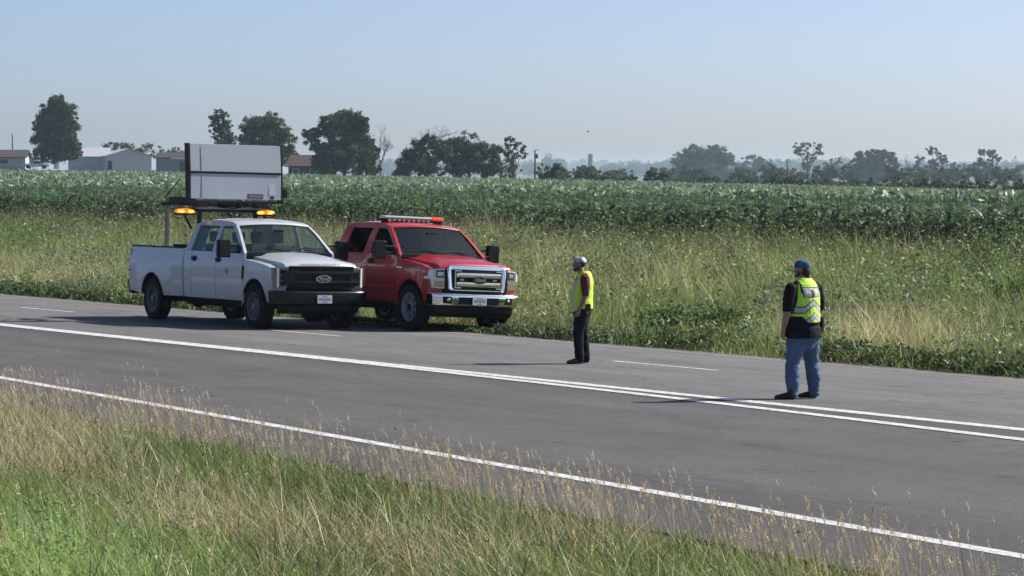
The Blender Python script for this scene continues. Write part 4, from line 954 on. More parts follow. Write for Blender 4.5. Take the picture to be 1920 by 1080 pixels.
# ------------------------------------------------------------------ trees
M_bark = pmat('tree_bark', (.075, .062, .05), .9, var=.3, vscale=2, bump=.5, bscale=6)
M_deadbark = pmat('bleached_dead_wood', (.26, .21, .20), .9, var=.2)
def ground_at(px, Y, base_py=None):
    x = (px - 960) / 6000 * Y; z = float(G(x, Y)) if base_py is None else CAM_H - (base_py - 320) * Y / 6000
    return x, Y, z
def branch_tree(b, p, d, L, r, depth, spread=.5, up=.15):
    p = Vector(p); d = Vector(d).normalized(); q = p + d * L; mid = p + d * L * .5 + Vector((random.gauss(0, .05), random.gauss(0, .05), 0)) * L
    b.tube([p, mid, q], [r, r * .82, r * .62], 6 if depth > 2 else 4, cap=False)
    if depth == 0: return
    for i in range(random.choice((2, 3, 3))):
        nd = d + Vector((random.gauss(0, spread), random.gauss(0, spread), random.gauss(up, spread * .5)))
        branch_tree(b, q - d * L * random.uniform(0, .35), nd, L * random.uniform(.6, .85), r * random.uniform(.5, .68), depth - 1, spread, up)
def tree(px, Y, base_py, top_py, lobes, label, cols=((.014, .030, .011), (.045, .072, .024)), leaf=.30, dens=1.0, gaps=.25, group='trees beyond the field', trunk=True, name='tree'):
    """lobes in photo pixels: (x, y, half width, half height); the tree stands Y metres away and its crown is as deep as wide"""
    s = 6000 / Y; x0, _, z0 = ground_at(px, Y, base_py); o = empty(name, (x0, Y, z0)); tag(o, label, {'hedge_shrub': 'shrub', 'bush': 'bush'}.get(name, 'tree'), group)
    Vp = []; Cp = []; Sp = []
    limbs = []
    for (lx, ly, hw, hh) in lobes:
        c = np.array([(lx - px) / s, rng.normal(0, .25) * hw / s, CAM_H - (ly - 320) / s - z0]); rad = np.array([hw / s, hw / s * .85, hh / s])
        limbs.append((c, rad))
        ncl = max(10, int(26 * dens * (hw * hh) ** .5 / 18)); 
        dirs = rng.normal(0, 1, (ncl, 3)); dirs /= np.linalg.norm(dirs, axis=1, keepdims=True)
        rr = rng.uniform(.25, 1.12, (ncl, 1)) ** .7; cc = c + dirs * rr * rad
        cr = rng.uniform(.24, .50, ncl) * rad.mean()
        per = max(22, int(dens * 105 * (rad.mean() / 3) ** .8))
        cr *= np.where(rr[:, 0] > .95, .6, 1); idx = np.repeat(np.arange(ncl), per); dd = rng.normal(0, 1, (len(idx), 3)); dd /= np.linalg.norm(dd, axis=1, keepdims=True)
        p = cc[idx] + dd * (cr[idx] * np.abs(rng.normal(.55, .33, len(idx))))[:, None] * np.array([1, 1, .8])
        tone = np.clip(rng.normal(.45, .3, ncl), 0, 1)[idx]
        Vp.append(p); Cp.append(jit(lerpc(cols[0], cols[1], np.clip(tone + rng.normal(0, .15, len(idx)), 0, 1)), .12)); Sp.append(rng.uniform(.5, 1.4, len(idx)) * leaf * .74)
    P = np.concatenate(Vp); C = np.concatenate(Cp); S = np.concatenate(Sp); k = P[:, 2] > .15
    link('crown', np_mesh('crown', *leaves(P[k], S[k], C[k], tilt=.8, aspect=1.5)), M_tree, o)
    if trunk:
        b = MB(); H = max(c[2] for c, _ in limbs); th = min(c[2] - r[2] * .6 for c, r in limbs); th = max(1.2, min(th, H * .4)); R0 = max(.16, H * .028)
        b.tube([(0, 0, -.3), (0.05, 0, th * .5), (0, .05, th), (0.1, 0, H * .7)], [R0 * 1.25, R0, R0 * .85, R0 * .3], 8)
        for c, r in limbs:
            b.tube([(0, 0, th * .8), tuple(np.array([c[0] * .5, c[1] * .5, th * .8 + (c[2] - th * .8) * .55])), tuple(c + np.array([0, 0, r[2] * .3]))], [R0 * .6, R0 * .4, R0 * .12], 6)
            for _ in range(4):
                e = c + rng.normal(0, .45, 3) * r; b.tube([tuple(c), tuple(e)], [R0 * .22, R0 * .06], 5)
        b.build('trunk', M_bark, o)
    return o
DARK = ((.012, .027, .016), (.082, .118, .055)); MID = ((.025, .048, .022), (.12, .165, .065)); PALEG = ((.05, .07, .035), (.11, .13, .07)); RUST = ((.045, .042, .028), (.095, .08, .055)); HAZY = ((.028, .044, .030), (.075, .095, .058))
tree(105, 690, 314, 176, [(104, 192, 18, 16), (92, 212, 22, 20), (120, 210, 22, 22), (84, 238, 22, 22), (106, 238, 28, 26), (130, 240, 20, 24), (80, 264, 20, 22), (106, 268, 34, 26), (134, 268, 18, 22), (84, 288, 20, 16), (112, 290, 30, 16), (140, 288, 14, 12)], 'tall dark green oval tree between the low house and the white barn', DARK, .36, 1.35)
tree(215, 800, 318, 264, [(212, 274, 20, 9), (238, 277, 18, 10), (198, 282, 10, 10)], 'round brownish green tree behind the roof of the white barn', RUST, .34, .9)
tree(275, 820, 318, 268, [(272, 278, 20, 11), (292, 286, 16, 12), (258, 284, 14, 12)], 'pale spreading tree between the white barn and the small shed', PALEG, .34, .7)
tree(325, 800, 318, 276, [(326, 286, 14, 9), (340, 290, 12, 9)], 'small dark tree behind the shed roof', RUST, .32, .8)
tree(415, 620, 330, 205, [(410, 217, 17, 13), (404, 238, 14, 16), (424, 240, 14, 18), (420, 262, 24, 18), (415, 290, 26, 22)], 'narrow tall tree rising behind the left half of the message board', DARK, .34, 1.1)
tree(495, 630, 330, 208, [(500, 228, 26, 18), (470, 240, 22, 20), (525, 246, 20, 22), (498, 256, 36, 24), (540, 268, 16, 22), (462, 266, 18, 18), (500, 290, 44, 24), (545, 296, 14, 18)], 'broad rounded tree behind the right half of the message board', MID, .34, 1.25)
tree(645, 590, 334, 202, [(648, 220, 24, 16), (620, 234, 24, 20), (668, 232, 22, 22), (640, 252, 34, 24), (585, 256, 18, 17), (676, 262, 24, 24), (600, 282, 20, 14), (650, 286, 46, 26), (690, 290, 20, 26), (620, 308, 36, 20), (690, 318, 22, 14)], 'largest broad dark tree, beside the dark red house', DARK, .34, 1.45)
tree(800, 585, 336, 252, [(800, 268, 26, 14), (776, 290, 26, 18), (826, 282, 24, 18), (762, 312, 22, 20), (800, 314, 34, 20), (750, 326, 16, 10)], 'dark low-crowned tree at the left of the thick grove', DARK, .32, 1.3)
tree(862, 590, 337, 255, [(856, 270, 22, 12), (842, 290, 24, 18), (880, 282, 24, 16), (864, 312, 36, 22)], 'dark round tree in the middle of the thick grove', DARK, .32, 1.3)
tree(912, 588, 338, 264, [(906, 278, 24, 12), (928, 288, 18, 16), (896, 298, 24, 20), (920, 314, 26, 20)], 'flat-topped dark tree at the right of the thick grove', DARK, .32, 1.3)
tree(880, 660, 330, 238, [(878, 250, 16, 9), (892, 258, 12, 9), (868, 260, 11, 9)], 'thin pale tree with see-through crown behind the grove', PALEG, .28, .35)
tree(962, 595, 338, 250, [(956, 262, 12, 11), (972, 274, 15, 12), (950, 282, 13, 14), (980, 288, 10, 12), (962, 302, 20, 16), (956, 322, 24, 14)], 'airy upright tree just left of the wooden pole', MID, .30, .75)
tree(1030, 545, 342, 306, [(1022, 322, 18, 14), (1046, 318, 16, 12), (1034, 332, 28, 8)], 'dark shrubby tree just right of the wooden pole', DARK, .24, 1.1)
tree(1100, 545, 344, 312, [(1080, 328, 16, 12), (1102, 322, 14, 12), (1124, 330, 20, 10), (1150, 333, 18, 8), (1180, 335, 16, 7)], 'long low green hedge tree below the far silo', MID, .22, 1.0)
tree(1226, 525, 347, 308, [(1222, 326, 14, 13), (1240, 332, 14, 12), (1214, 336, 10, 8)], 'small dark pointed tree alone in the low hedge', DARK, .24, 1.1)
tree(1325, 1750, 346, 270, [(1312, 286, 24, 14), (1340, 288, 24, 14), (1290, 298, 20, 16), (1362, 300, 18, 16), (1325, 306, 46, 20), (1275, 314, 16, 14), (1325, 328, 56, 14)], 'wide hazy tree with domed crown in the middle distance', HAZY, 0.69, 1.15)
tree(1275, 1800, 346, 278, [(1272, 290, 10, 10), (1283, 284, 6, 6), (1262, 300, 8, 8)], 'thin ragged tree at the left shoulder of the hazy domed tree', RUST, 0.60, .5)
tree(1416, 2200, 344, 290, [(1410, 300, 18, 10), (1432, 304, 16, 10), (1400, 314, 22, 12), (1435, 318, 22, 12)], 'low blue-hazed tree between the domed tree and the thin leggy tree', HAZY, 0.75, 1.0)
tree(1514, 1600, 348, 264, [(1494, 276, 11, 9), (1512, 272, 10, 8), (1528, 274, 12, 9), (1538, 282, 9, 8), (1503, 288, 13, 9), (1522, 292, 13, 9), (1512, 308, 11, 14)], 'leggy rust-tinged tree with open crown above the hedge', RUST, 0.63, .75)
tree(1560, 1650, 348, 296, [(1556, 310, 12, 12), (1572, 304, 8, 10), (1564, 326, 20, 12)], 'small ragged tree right of the leggy rust-tinged tree', HAZY, 0.63, .8)
tree(1640, 1600, 349, 276, [(1616, 294, 16, 12), (1640, 288, 16, 12), (1662, 290, 14, 12), (1608, 308, 18, 14), (1640, 308, 30, 16), (1676, 306, 12, 14), (1640, 328, 46, 14)], 'round full hazy tree right of the leggy rust-tinged tree', HAZY, 0.66, 1.15)
tree(1752, 1500, 350, 274, [(1748, 284, 12, 9), (1764, 292, 10, 8), (1772, 302, 8, 8), (1724, 300, 10, 10), (1750, 308, 20, 10), (1714, 314, 10, 10), (1745, 326, 36, 12)], 'two-storeyed open tree with a small tuft on top', RUST, 0.63, .8)
tree(1850, 1500, 351, 275, [(1844, 286, 10, 9), (1858, 288, 10, 9), (1868, 298, 10, 10), (1840, 300, 12, 10), (1856, 310, 12, 10), (1832, 310, 12, 7), (1850, 328, 18, 12)], 'upright rust-tinged tree nearest the right edge', RUST, 0.63, .85)
tree(1800, 2000, 348, 306, [(1790, 316, 16, 10), (1812, 314, 14, 10), (1800, 328, 24, 10)], 'low hazy tree between the open tree and the rightmost tree', HAZY, 0.69, .9)
tree(1905, 2000, 350, 310, [(1896, 322, 14, 10), (1918, 318, 16, 12), (1905, 334, 24, 10)], 'low hazy tree cut by the right edge of the view', HAZY, 0.69, .9)
tree(45, 1300, 316, 276, [(48, 286, 10, 9), (42, 296, 14, 10), (58, 300, 12, 10)], 'pale hazy tree behind the low house', HAZY, 0.63, .7)
# hedgerow shrubs in front of the far trees
for i, (px, top, base, hw, tone) in enumerate([(1285, 330, 350, 26, 1), (1330, 328, 352, 30, 0), (1378, 334, 353, 26, 1), (1425, 330, 354, 28, 1), (1468, 324, 354, 24, 0), (1512, 332, 355, 28, 0), (1556, 334, 357, 26, 0), (1600, 328, 358, 26, 1), (1645, 334, 359, 28, 0), (1690, 332, 360, 26, 1), (1735, 326, 361, 28, 0), (1780, 334, 362, 26, 1), (1822, 330, 363, 26, 0), (1866, 336, 364, 26, 1), (1908, 332, 365, 26, 0)]):
    names = ['first', 'second', 'third', 'fourth', 'fifth', 'sixth', 'seventh', 'eighth', 'ninth', 'tenth', 'eleventh', 'twelfth', 'thirteenth', 'fourteenth', 'last']
    tree(px, 500 + 6 * random.random(), base + 6, top, [(px - hw * .45, (top + base) / 2 + 1, hw * .7, (base - top) * .5), (px + hw * .4, (top + base) / 2 + 3, hw * .7, (base - top) * .45), (px, base - 4, hw * 1.1, (base - top) * .35)], ('dark' if tone == 0 else 'mid green') + ' rounded hedge shrub, the ' + names[i] + ' from the left along the field end', DARK if tone == 0 else MID, .24, .9, group='shrubs of the far hedgerow', name='hedge_shrub')
for i, (px, top, hw) in enumerate([(1048, 320, 18), (1100, 318, 20), (1160, 322, 22), (1250, 318, 20), (1300, 316, 24), (1395, 320, 22), (1450, 316, 22), (1490, 322, 20), (1545, 316, 22), (1595, 318, 18), (1680, 316, 20), (1715, 320, 20), (1775, 318, 22), (1830, 320, 20), (1885, 316, 24)]):
    tree(px, 1000 + 25 * (i % 5), 347, top, [(px - hw * .5, top + 4, hw * .7, 11), (px + hw * .5, top + 7, hw * .8, 11), (px, top + 16, hw * 1.5, 11)], 'hazy rounded bush of the middle distance, the ' + names[i] + ' from the left', HAZY, .40, 1.0, group='middle distance bushes', name='bush')
# bare trees
def dead_tree(px, Y, base, top, label, lean=0., depth=5):
    s = 6000 / Y; x, _, z = ground_at(px, Y, base); H = (base - top) / s; o = empty('bare_tree', (x, Y, z)); tag(o, label, 'tree', 'leafless trees')
    b = MB(); branch_tree(b, (0, 0, -.2), (lean, 0, 1), H * .36, H * .02, depth, .50, .14); zm = max(v[2] for v in b.v); k = H / zm
    b.v = [(a * k, c * k, d * k) for a, c, d in b.v]; b.build('trunk', M_deadbark, o)
dead_tree(714, 610, 336, 230, 'bare pinkish dead tree right beside the largest dark tree')
dead_tree(764, 612, 336, 238, 'bare forked dead tree left of the thick grove', -.1)
dead_tree(786, 640, 336, 232, 'bare dead tree with fine twigs rising over the thick grove', .1)
dead_tree(690, 640, 336, 262, 'short bare dead tree half hidden by the largest dark tree')
dead_tree(1584, 1400, 346, 284, 'thin bare tree left of the round full hazy tree')
dead_tree(1718, 1350, 350, 284, 'thin bare snag left of the two-storeyed open tree', 0, 4)
# far woods fading into the haze
def woods(Y, spans, cols, leaf, name):
    parts = []
    for (x0, x1, y0, y1, base) in spans:
        n_ = int(abs(x1 - x0) / 6) + 2; s = 6000 / Y
        for i in range(n_):
            f = (i + random.random() * .8) / n_; px = x0 + (x1 - x0) * f; top = y0 + (y1 - y0) * f + random.gauss(0, 3); hw = random.uniform(7, 13); cx_ = (px - 960) / s; zt = CAM_H - (top - 320) / s; zb = CAM_H - (base - 320) / s
            m_ = 240; d = rng.normal(0, 1, (m_, 3)); d /= np.linalg.norm(d, axis=1, keepdims=True); d *= rng.uniform(.5, 1, (m_, 1))
            p = np.array([cx_, Y + random.uniform(-60, 60), (zt + zb) / 2]) + d * np.array([hw / s, hw / s, (zt - zb) / 2]); parts.append(leaves(p, rng.uniform(.6, 1.4, m_) * leaf, jit(lerpc(cols[0], cols[1], rng.uniform(0, 1, m_)), .1), tilt=.8, aspect=1.3))
    tag(link(name, np_mesh(name, *merge(parts)), M_tree), kind='stuff')
woods(5000, [(985, 1060, 302, 300, 331), (1020, 1050, 294, 296, 331), (1130, 1260, 308, 306, 331), (1200, 1480, 308, 300, 331), (1240, 1300, 300, 298, 331), (1440, 1600, 302, 300, 331), (1560, 1930, 308, 306, 331), (1780, 1930, 312, 308, 331), (690, 760, 296, 304, 331), (-10, 60, 296, 290, 331)], HAZY, 2.6, 'distant_woods')
woods(8300, [(960, 1290, 302, 303, 331), (1090, 1130, 299, 303, 331), (1250, 1640, 300, 299, 331), (1600, 1940, 304, 302, 331), (640, 980, 312, 304, 331)], HAZY, 4.6, 'distant_woods')

# ------------------------------------------------------------------ farm buildings, poles, silo
def bpt(px, py, Y): return ((px - 960) / 6000 * Y, Y, CAM_H - (py - 320) * Y / 6000)
M_wall = pmat('pale_metal_siding', (.58, .60, .63), .6, var=.04); M_roofm = pmat('lilac_grey_metal_roof', (.50, .50, .58), .45, var=.04); M_house = pmat('grey_beige_siding', (.42, .43, .42), .8, var=.06)
M_shingle = pmat('dark_brown_shingles', (.045, .038, .034), .9, var=.2); M_win = pmat('dark_window_pane', (.03, .035, .045), .15); M_door = pmat('dark_red_door', (.07, .025, .02), .6); M_trim = pmat('white_trim', (.75, .76, .76), .5); M_brick = pmat('dark_red_brick', (.085, .045, .036), .85, var=.25); M_shed = pmat('weathered_grey_boards', (.30, .32, .315), .8, var=.15)
def gable(name, label, Y, x0, x1, dep, base, eave, ridge, ang, wallm, roofm, along='x', over=.4, cat='building'):
    """rectangular building with its near long side between photo columns x0,x1; returns (root, width, depth, heights)"""
    s = 6000 / Y; X0 = (x0 - 960) / s; W = (x1 - x0) / s; z0 = CAM_H - (base - 320) / s; he = (base - eave) / s; hr = (base - ridge) / s
    o = empty(name, (X0 + W / 2, Y, z0)); tag(o, label, cat); o.rotation_euler = (0, 0, ang)
    b = MB(); b.box(-W / 2, W / 2, 0, dep, -1.5, he)
    if along == 'x': b.add([(-W / 2, 0, he), (-W / 2, dep, he), (-W / 2, dep / 2, hr - .05), (W / 2, 0, he), (W / 2, dep, he), (W / 2, dep / 2, hr - .05)], [(0, 1, 2), (3, 5, 4)])
    else: b.add([(-W / 2, 0, he), (W / 2, 0, he), (0, 0, hr - .05), (-W / 2, dep, he), (W / 2, dep, he), (0, dep, hr - .05)], [(0, 1, 2), (3, 5, 4)])
    b.build('wall', wallm, o, smooth=False)
    b = MB(); t_ = .18
    if along == 'x': b.slab([(-over, he - .1), (dep / 2, hr), (dep + over, he - .1), (dep + over, he - .1 + t_), (dep / 2, hr + t_), (-over, he - .1 + t_)], -W / 2 - over, W / 2 + over, axis='x')
    else: b.slab([(-W / 2 - over, he - .1), (0, hr), (W / 2 + over, he - .1), (W / 2 + over, he - .1 + t_), (0, hr + t_), (-W / 2 - over, he - .1 + t_)], -over, dep + over, axis='y')
    if along == 'x': b.v = [(x, y, z) for (x, y, z) in b.v]
    b.build('roof', roofm, o, smooth=False); return o, W, dep, he, hr
def facade(o, name, mat, x0, x1, z0, z1, y=-.06, th=.08):
    b = MB(); b.box(x0, x1, y, y + th, z0, z1); return b.build(name, mat, o)
# barn: gable end towards the road, long side turned to the left
s = 6000 / 720
o, W, dep, he, hr = gable('barn', 'large white metal barn with lilac roof and a small dark door', 720, 202, 287, 11.5, 319, 293, 280, R(17), M_wall, M_roofm, 'y', .35)
facade(o, 'door', M_door, -W / 2 + .3, -W / 2 + 1.2, 0, 2.1)
b = MB()
o.location.x -= .3
# the long side seen left of the gable: a lower wing
o2, W2, d2, he2, hr2 = gable('barn_annex', 'long low white annex joined to the left of the metal barn', 724, 128, 203, 8, 318, 294, 278, R(4), M_wall, M_roofm, 'x', .3)
facade(o2, 'door', M_wall, W2 / 2 - 3.2, W2 / 2 - .6, 0, 2.4)
o, W, dep, he, hr = gable('shed', 'grey weathered shed with white eave behind the message board', 700, 292, 372, 7, 322, 296, 287, R(-6), M_shed, M_shingle, 'x', .4)
facade(o, 'fascia', M_trim, -W / 2 + 3.4, W / 2 - .2, he - .28, he + .06, -.46, .06); facade(o, 'door', M_win, -W / 2 + 5.2, -W / 2 + 7.2, 0, 2.2)
o, W, dep, he, hr = gable('farm_house', 'low grey farmhouse with dark hipped roof at the left edge', 720, -40, 47, 9, 316, 295, 282, R(3), M_house, M_shingle, 'x', .5)
f = facade(o, 'window', M_trim, W / 2 - 5.8, W / 2 - 3.7, .95, 2.2); facade(f, 'pane', M_win, W / 2 - 5.65, W / 2 - 3.85, 1.08, 2.08, -.075, .03)
f = facade(o, 'window', M_trim, -W / 2 + 1.5, -W / 2 + 3.2, .95, 2.2); facade(f, 'pane', M_win, -W / 2 + 1.65, -W / 2 + 3.05, 1.08, 2.08, -.075, .03)
facade(o, 'foundation', M_shed, -W / 2, W / 2, -.2, .4)
o, W, dep, he, hr = gable('farm_house', 'dark red brick house half hidden under the largest tree', 610, 540, 606, 8, 338, 312, 292, R(-8), M_brick, pmat('dull_red_roof', (.075, .045, .04), .9, var=.15), 'x', .5)
for a in (.8, 4.2): f = facade(o, 'window', M_trim, -W / 2 + a, -W / 2 + a + 1.3, 1.0, 2.2); facade(f, 'pane', M_win, -W / 2 + a + .1, -W / 2 + a + 1.2, 1.1, 2.1, -.075, .03)
facade(o, 'door', M_win, -W / 2 + 2.6, -W / 2 + 3.6, 0, 2.1)
o, W, dep, he, hr = gable('shed', 'small pale green-grey shed between the largest tree and the grove', 600, 660, 676, 3, 336, 313, 307, R(5), pmat('pale_green_siding', (.20, .24, .22), .8), M_shingle, 'x', .2)
facade(o, 'door', M_door, W / 2 - .5, W / 2 - .05, 0, 2.0)
# distant silo
X, Y, Z = bpt(1107, 345, 3000); o = empty('silo', (X, Y, Z)); tag(o, 'slim dark silo rising from the far hazy woods', 'silo')
b = MB(); b.lathe([(2.3, 0), (2.3, 26.0)], (0, 0, 0), 'z', 20); b.build('wall', pmat('weathered_silo_stave', (.12, .10, .11), .9), o)
b = MB(); b.lathe([(2.45, 26.0), (2.2, 27.2), (1.3, 28.2), (.01, 28.6)], (0, 0, 0), 'z', 20); b.build('roof', M_shingle, o)
# wooden poles
M_pole = pmat('weathered_pole_wood', (.06, .052, .045), .9, var=.2)
def pole(px, Y, base, top, label, arm=True):
    s = 6000 / Y; X, _, Z = bpt(px, base, Y); H = (base - top) / s; o = empty('utility_pole', (X, Y, Z)); tag(o, label, 'pole')
    b = MB(); b.tube([(0, 0, -.5), (0, 0, H)], [.17, .12], 10); b.build('post', M_pole, o)
    if arm:
        b = MB(); b.box(-1.1, 1.1, -.16, -.06, H - .9, H - .78); b.build('crossarm', M_pole, o)
        for x_ in (-1., 0, 1.): b = MB(); b.lathe([(.05, 0), (.07, .08), (.03, .18)], (x_, -.11, H - .78), 'z', 8); b.build('insulator', M_trim, o)
    else:
        b = MB(); b.lathe([(.22, 0), (.22, .7), (.1, .8)], (.35, 0, H - 1.5), 'z', 10); b.build('transformer', M_pole, o); b = MB(); b.tube([(0, 0, H - .1), (.7, 0, H + .1)], .05, 6); b.build('bracket', M_pole, o)
pole(1003, 560, 343, 281, 'dark wooden pole standing right of the airy upright tree', False)
pole(1476, 800, 350, 298, 'thin wooden pole above the hedge left of the leggy tree', True)
# aerial mast at the house
X, Y, Z = bpt(23, 316, 735); o = empty('aerial_mast', (X, Y, Z)); tag(o, 'thin aerial mast rising behind the low grey house', 'mast')
b = MB(); b.tube([(0, 0, 0), (0, 0, 8.0)], [.12, .07], 6); b.tube([(.2, .1, 0), (.08, .05, 7.4)], .05, 5); b.build('post', M_pole, o)
b = MB()
for z_, w_ in ((7.8, .25), (7.2, .35), (6.5, .3), (5.5, .4), (4.9, .3)): b.tube([(-w_, 0, z_), (w_, 0, z_ + .1)], .05, 5)
b.build('antenna', M_pole, o)
# parked white pickup and white tank at the farm, far away
X, Y, Z = bpt(68, 316.5, 690); o = empty('pickup_truck', (X, Y, Z)); tag(o, 'small far white pickup parked beside the low grey house', 'pickup truck')
b = MB(); b.slab([(-2.7, .45), (2.6, .45), (2.6, .95), (1.4, 1.08), (.7, 1.75), (-.55, 1.75), (-.8, 1.12), (-2.7, 1.1)], -.95, .95, bevel=.06); b.build('body', pmat('white_car_paint', (.75, .76, .77), .4, coat=1), o)
b = MB(); b.slab([(1.25, 1.12), (.68, 1.66), (-.45, 1.66), (-.62, 1.12)], -.96, .96); b.build('window', M_win, o)
for x_ in (-1.7, 1.7):
    for y_ in (-.85, .85): b = MB(); b.lathe([(.01, -.13), (.38, -.13), (.4, 0), (.38, .13), (.01, .13)], (x_, y_, .4), 'y', 18); b.build('wheel', M_rub, o)
X, Y, Z = bpt(107, 316.5, 688); o = empty('storage_tank', (X, Y, Z)); tag(o, 'small upright white tank at the foot of the tall oval tree', 'tank')
b = MB(); b.lathe([(.45, 0), (.46, 1.05), (.38, 1.25), (.15, 1.35), (.001, 1.37)], (0, 0, 0), 'z', 18); b.build('body', M_trim, o); b = MB(); b.lathe([(.1, 1.33), (.1, 1.42), (.001, 1.43)], (0, 0, 0), 'z', 10); b.build('cap', M_black, o)

# ------------------------------------------------------------------ people
def loft(b, rings, n=20, ref=(0, 1, 0)):
    """rings: (centre, half width across, half depth); closed tube with rounded ends"""
    pts = [Vector(r[0]) for r in rings]; R_ = []
    for i, (c, a, d) in enumerate(rings):
        t = (pts[min(i + 1, len(pts) - 1)] - pts[max(i - 1, 0)]).normalized(); u = Vector(ref); u = (u - t * u.dot(t)).normalized(); w = t.cross(u)
        if i == 0:
            for k, s_ in ((.05, .98), (.6, .75)): R_.append((pts[0] - t * min(a, d) * s_ * .8, u, w, a * k, d * k))
        R_.append((pts[i], u, w, a, d))
        if i == len(rings) - 1:
            for k, s_ in ((.6, .75), (.05, .98)): R_.append((pts[i] + t * min(a, d) * s_ * .8, u, w, a * k, d * k))
    vs = []; fs = []
    for c, u, w, a, d in R_:
        for k in range(n): g = 2 * math.pi * k / n; vs.append(c + u * math.cos(g) * a + w * math.sin(g) * d)
    m_ = len(R_)
    for i in range(m_ - 1):
        for k in range(n): fs.append((i * n + k, i * n + (k + 1) % n, (i + 1) * n + (k + 1) % n, (i + 1) * n + k))
    fs += [tuple(range(n))[::-1], tuple((m_ - 1) * n + k for k in range(n))]
    b.add(vs, fs)
def fuse(b, voxel, smooth=5):
    """melts the overlapping shapes of a builder into one continuous skin"""
    me = b.mesh('tmp', smooth=False); o = bpy.data.objects.new('tmp', me); COL.objects.link(o)
    m = o.modifiers.new('r', 'REMESH'); m.mode = 'VOXEL'; m.voxel_size = voxel
    if smooth: m2 = o.modifiers.new('s', 'SMOOTH'); m2.iterations = smooth; m2.factor = .5
    dg = bpy.context.evaluated_depsgraph_get(); dg.update(); out = bpy.data.meshes.new_from_object(o.evaluated_get(dg))
    bpy.data.objects.remove(o); bpy.data.meshes.remove(me)
    out.polygons.foreach_set('use_smooth', np.ones(len(out.polygons), bool)); return out
def cloth(name, b, mats, parent, voxel=.011, keep=None, mat=None, smooth=5, thick=0., wrinkle=0.):
    me = fuse(b, voxel, smooth); me.name = name; o = link(name, me, mats, parent)
    bm = bmesh.new(); bm.from_mesh(me)
    if keep: bmesh.ops.delete(bm, geom=[f for f in bm.faces if not keep(f.calc_center_median())], context='FACES')
    if mat:
        for f in bm.faces: f.material_index = mat(f.calc_center_median(), f.normal)
    if wrinkle:
        bm.normal_update()
        for v in bm.verts:
            p = v.co; q = float(fbm(np.array(p.z * 16 + p.x * 4), np.array(p.y * 9 + p.x * 7), 3)) - .5; v.co = p + v.normal * q * wrinkle
    bm.to_mesh(me); bm.free()
    if thick: m = o.modifiers.new('thickness', 'SOLIDIFY'); m.thickness = thick; m.offset = 1
    return o
def finger(b, p, d, bend, L, r, curl):
    p = Vector(p); d = Vector(d).normalized(); bend = Vector(bend).normalized(); pts = [(p, r, r)]; 
    for k, f in enumerate((.45, .32, .23)):
        a = curl * (k + 1) * .8; dd = (d * math.cos(a) + bend * math.sin(a)).normalized(); p = p + dd * L * f; pts.append((p, r * (1 - .12 * (k + 1)), r * (1 - .12 * (k + 1))))
    loft(b, pts, 8, ref=(.31, .92, .2))
def hand(b, wrist, d, palm, thumb, sc=1., curl=.45):
    """d: along the hand, palm: the way the palm faces, thumb: the side of the thumb"""
    w = Vector(wrist); d = Vector(d).normalized(); t = Vector(thumb).normalized(); pn = Vector(palm).normalized()
    loft(b, [(w, .026 * sc, .020 * sc), (w + d * .035 * sc, .036 * sc, .018 * sc), (w + d * .09 * sc, .041 * sc, .014 * sc)], 14, ref=tuple(t))
    for k, (off, L) in enumerate(((.030, .072), (.010, .080), (-.010, .075), (-.029, .060))): finger(b, w + d * .092 * sc + t * off * sc, d, pn, L * sc, .0092 * sc, curl * (1 + .12 * k))
    finger(b, w + d * .035 * sc + t * .030 * sc, d * .75 + t * .6 + pn * .25, pn, .068 * sc, .0105 * sc, .22)
def head(b, c, sc=1., tilt=0.):
    """skull, face, ears; looks along +x"""
    c = Vector(c); e = lambda x, y, z, a, bb, d: b.ellipsoid(c + Vector((x, y, z)) * sc, (a * sc, bb * sc, d * sc), 18, 12)
    e(-.012, 0, .035, .100, .076, .088); e(.022, 0, -.035, .070, .060, .082); e(.052, 0, -.088, .030, .036, .024)
    e(.086, 0, -.012, .016, .013, .026); e(.098, 0, -.026, .013, .015, .012); e(.078, 0, .022, .016, .05, .013)
    e(.080, 0, -.056, .014, .024, .008); e(.080, 0, -.068, .013, .022, .008)
    for s_ in (-1, 1): e(-.008, .078 * s_, -.012, .022, .010, .034); e(.055, .042 * s_, -.028, .03, .024, .028)
def shoe(b, heel, yaw, L=.285, W=.052, lift=0.):
    c, s_ = math.cos(yaw), math.sin(yaw); P = lambda f, z: (heel[0] + c * L * f, heel[1] + s_ * L * f, heel[2] + z)
    loft(b, [(P(.12, .05), W * .72, .05), (P(.3, .055), W * .75, .055), (P(.5, .045), W * .9, .045), (P(.72, .036), W * 1.02, .036), (P(.9, .028), W * .85, .028)], 16, ref=(-s_, c, 0))
    loft(b, [(P(.20, .05), .045, .045), (P(.19, .13), .046, .046)], 14, ref=(-s_, c, 0))
M_skin = pmat('weathered_skin', (.23, .125, .085), .55, var=.12, vscale=14); M_skin2 = pmat('tanned_skin', (.30, .165, .115), .55, var=.12, vscale=14)
M_hivis = pmat('hi_vis_yellow', (.56, .76, .05), .7, var=.05, vscale=18, bump=.25, bscale=14); M_hivis2 = pmat('hi_vis_lime', (.46, .78, .07), .7, var=.05, vscale=18, bump=.25, bscale=14)
M_silver = pmat('silver_reflective_tape', (.42, .42, .44), .45, var=.06); M_blacktrim = pmat('black_vest_trim', (.012, .012, .014), .7); M_grey = pmat('grey_back_patch', (.40, .38, .39), .6, var=.06)
M_maroon = pmat('maroon_shirt', (.10, .012, .025), .85, var=.12, bump=.3, bscale=12); M_navy = pmat('black_shirt', (.008, .009, .014), .85, var=.15, bump=.3, bscale=10, spec=.15)
